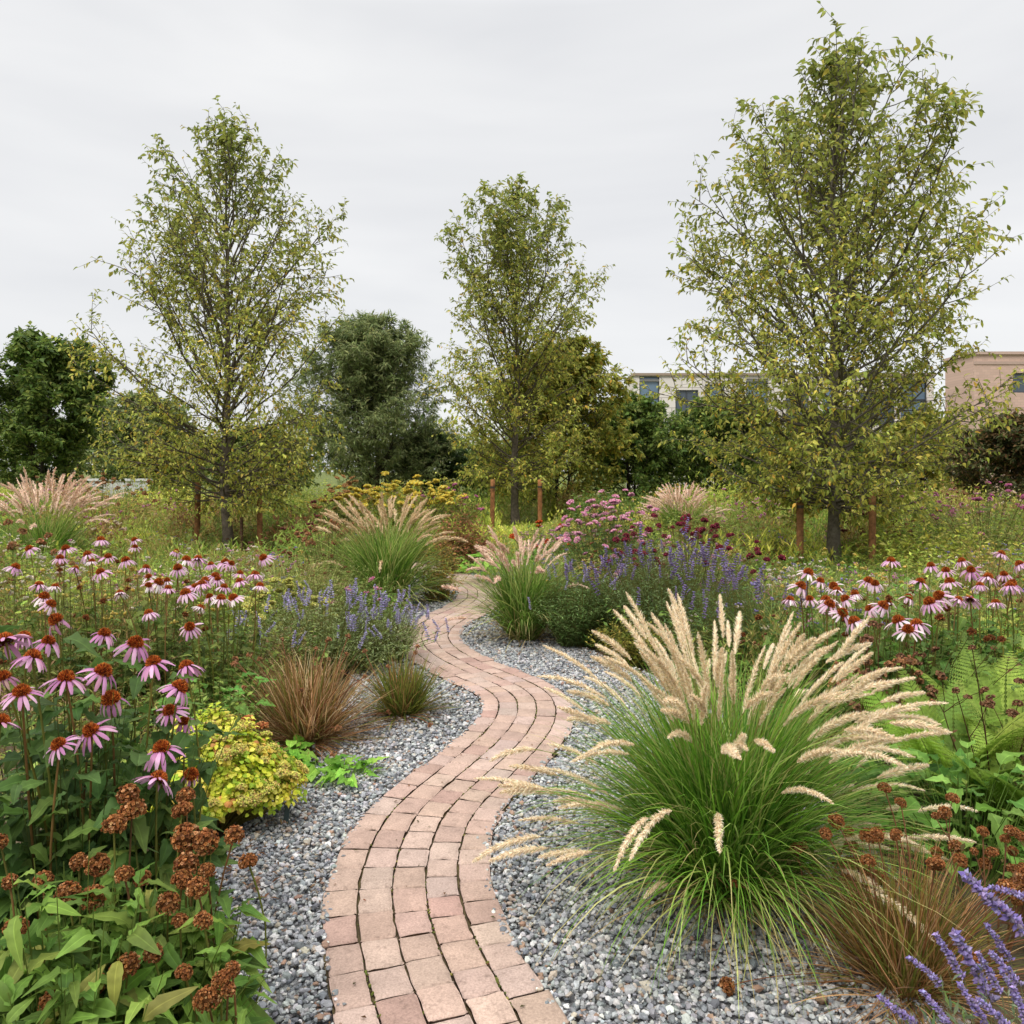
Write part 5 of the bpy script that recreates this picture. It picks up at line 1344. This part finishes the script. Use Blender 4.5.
broad_plant('leafy_plant', 'low green leafy plant at the right foot of the big fountain grass', 'plant', p[0] + .12, p[1] + .2, 70, .30, .34, .10, [(80, 116, 50), (66, 98, 44)], 491, LEAF_BROAD)
# bare brown stems with dark seedheads
def twiggy(label, X, Y, n, h, r, seed, heads, sc, c=(96, 66, 50), cat='plant', group='dried brown seedhead stems'):
    rng = rg(seed); root = thing('seedhead_plant', label, cat, (X, Y, 0), group); mb = MB()
    foot, tip = stems_on(rng, n, r, h, .3, .35, .12)
    tips = []
    for i in range(n):
        P = wander(rng, foot[i], tip[i] - foot[i], np.linalg.norm(tip[i] - foot[i]), 7, 0, .06)
        tubes(mb, P[None], np.linspace(.004, .002, 7)[None], 5, lin(c) * .7); tips.append(P[-1])
        for b in range(rng.integers(1, 4)):
            k = rng.integers(3, 6); Q = wander(rng, P[k], np.array((rng.normal(0, .5), rng.normal(0, .5), .8)), h * rng.uniform(.1, .25), 4, .05, .1)
            tubes(mb, Q[None], np.linspace(.002, .0013, 4)[None], 4, lin(c) * .7); tips.append(Q[-1])
    nl = n * 5; i = rng.integers(0, n, nl); t = rng.uniform(.2, .9, (nl, 1)); az = rng.uniform(0, 6.28, nl)
    scatter(mb, LEAF_SMALL, frame(np.stack([np.cos(az), np.sin(az), rng.normal(-.2, .4, nl)], -1)), foot[i] * (1 - t) + tip[i] * t, rng.uniform(.02, .05, nl), pal(rng, nl, [(120, 88, 62), (98, 92, 52), (110, 70, 54)], None, .2, .75))
    mb.build('stem', M_DRY, root)
    for k, p_ in enumerate(tips[:100]):
        link('seed_head', heads[k % len(heads)], root, p_, (rng.normal(0, .4), rng.normal(0, .4), 0), sc * rng.uniform(.6, 1.2))
DK = [head_ball(295 + i, [(140, 104, 80), (116, 84, 64), (164, 128, 100)], .02, 40, -.3, .6, CUP, .4, M_DRY) for i in range(3)]
p = at(995, 760, 3.75); twiggy('tall dark-brown branching seedheads in front of the ferns at the right edge', p[0], p[1], 9, 1.02, .26, 501, DK, 1.0)
p = at(885, 760, 4.3); twiggy('rusty-brown dried flower cluster right of the big plumes', p[0], p[1], 16, .82, .22, 502, TUFTS + DK, 1.15, (110, 76, 54))
p = at(950, 660, 5.0); twiggy('scattered brown seedheads behind the ferns', p[0], p[1], 12, .66, .6, 503, DK, .9)
p = at(985, 880, 2.75); twiggy('dried globes on curling tan stems behind the front lavender spikes', p[0], p[1], 9, .62, .22, 504, BALLS[:3], 1.0, (168, 124, 92))
p = at(832, 900, 2.9); twiggy('dried brown globes leaning out of the right side of the big fountain grass', p[0], p[1], 6, .42, .16, 505, BALLS[1:4], 1.1, (160, 112, 84))

# lavender spikes, bottom right corner
rng = rg(510)
LAVN = [head_spike(300 + i, [(160, 144, 200), (142, 126, 186), (186, 172, 218), (150, 130, 172), (134, 122, 140)], .16, .0135, 13, 10, .0072) for i in range(5)]
root = thing('lavender', 'purple lavender spikes in the bottom right corner, nearest to the camera', 'flower', (1.22, 1.86, 0))
org = np.array((1.22, 1.86, 0))
mb = MB(); foot, tip = stems_on(rng, 90, .36, .40, .4, .45, .15)
stem_leaves(mb, rng, foot, tip, 20, .05, LEAF_NARROW, [(118, 132, 96), (98, 116, 80), (134, 146, 112), (112, 140, 72)], None, .1, .7, .1, stemc=(120, 122, 84))
mb.build('foliage', M_LEAF, root)
for i, (bx, by, tx, ty, Z) in enumerate([(1022, 930, 966, 858, 1.95), (1030, 900, 1000, 880, 2.05), (962, 975, 930, 928, 2.0), (990, 1000, 958, 915, 1.95), (1010, 960, 985, 920, 2.1), (915, 1024, 880, 990, 1.9), (950, 1030, 941, 1000, 1.85), (1000, 990, 975, 950, 1.9),
                                           (1020, 985, 992, 945, 1.85), (1024, 1010, 1000, 965, 2.0), (985, 1024, 968, 985, 1.8), (940, 985, 923, 957, 2.1), (1030, 1030, 1012, 985, 1.8), (1012, 1030, 985, 1000, 1.75)]):
    a, b = at(bx, by, Z) - org, at(tx, ty, Z) - org
    d = b - a; L = np.linalg.norm(d)
    f = np.array((a[0] * .5, a[1] * .5, 0.0)); t = np.linspace(0, 1, 8)[:, None]
    mid = a - d * .3
    P = f * (1 - t) ** 2 + 2 * mid * t * (1 - t) + a * t ** 2
    st = MB(); tubes(st, P[None], np.full((1, 8), .0016), 5, lin((128, 124, 92)) * .75); st.build('stem', M_LEAF, root)
    rx = math.atan2(math.hypot(d[0], d[1]), d[2]); o = link('flower_spike', LAVN[i % 5], root, a, (0, 0, 0), max(.62, .82 * L / .16))
    from mathutils import Vector
    o.rotation_mode = 'QUATERNION'; o.rotation_quaternion = Vector(d).to_track_quat('Z', 'Y')
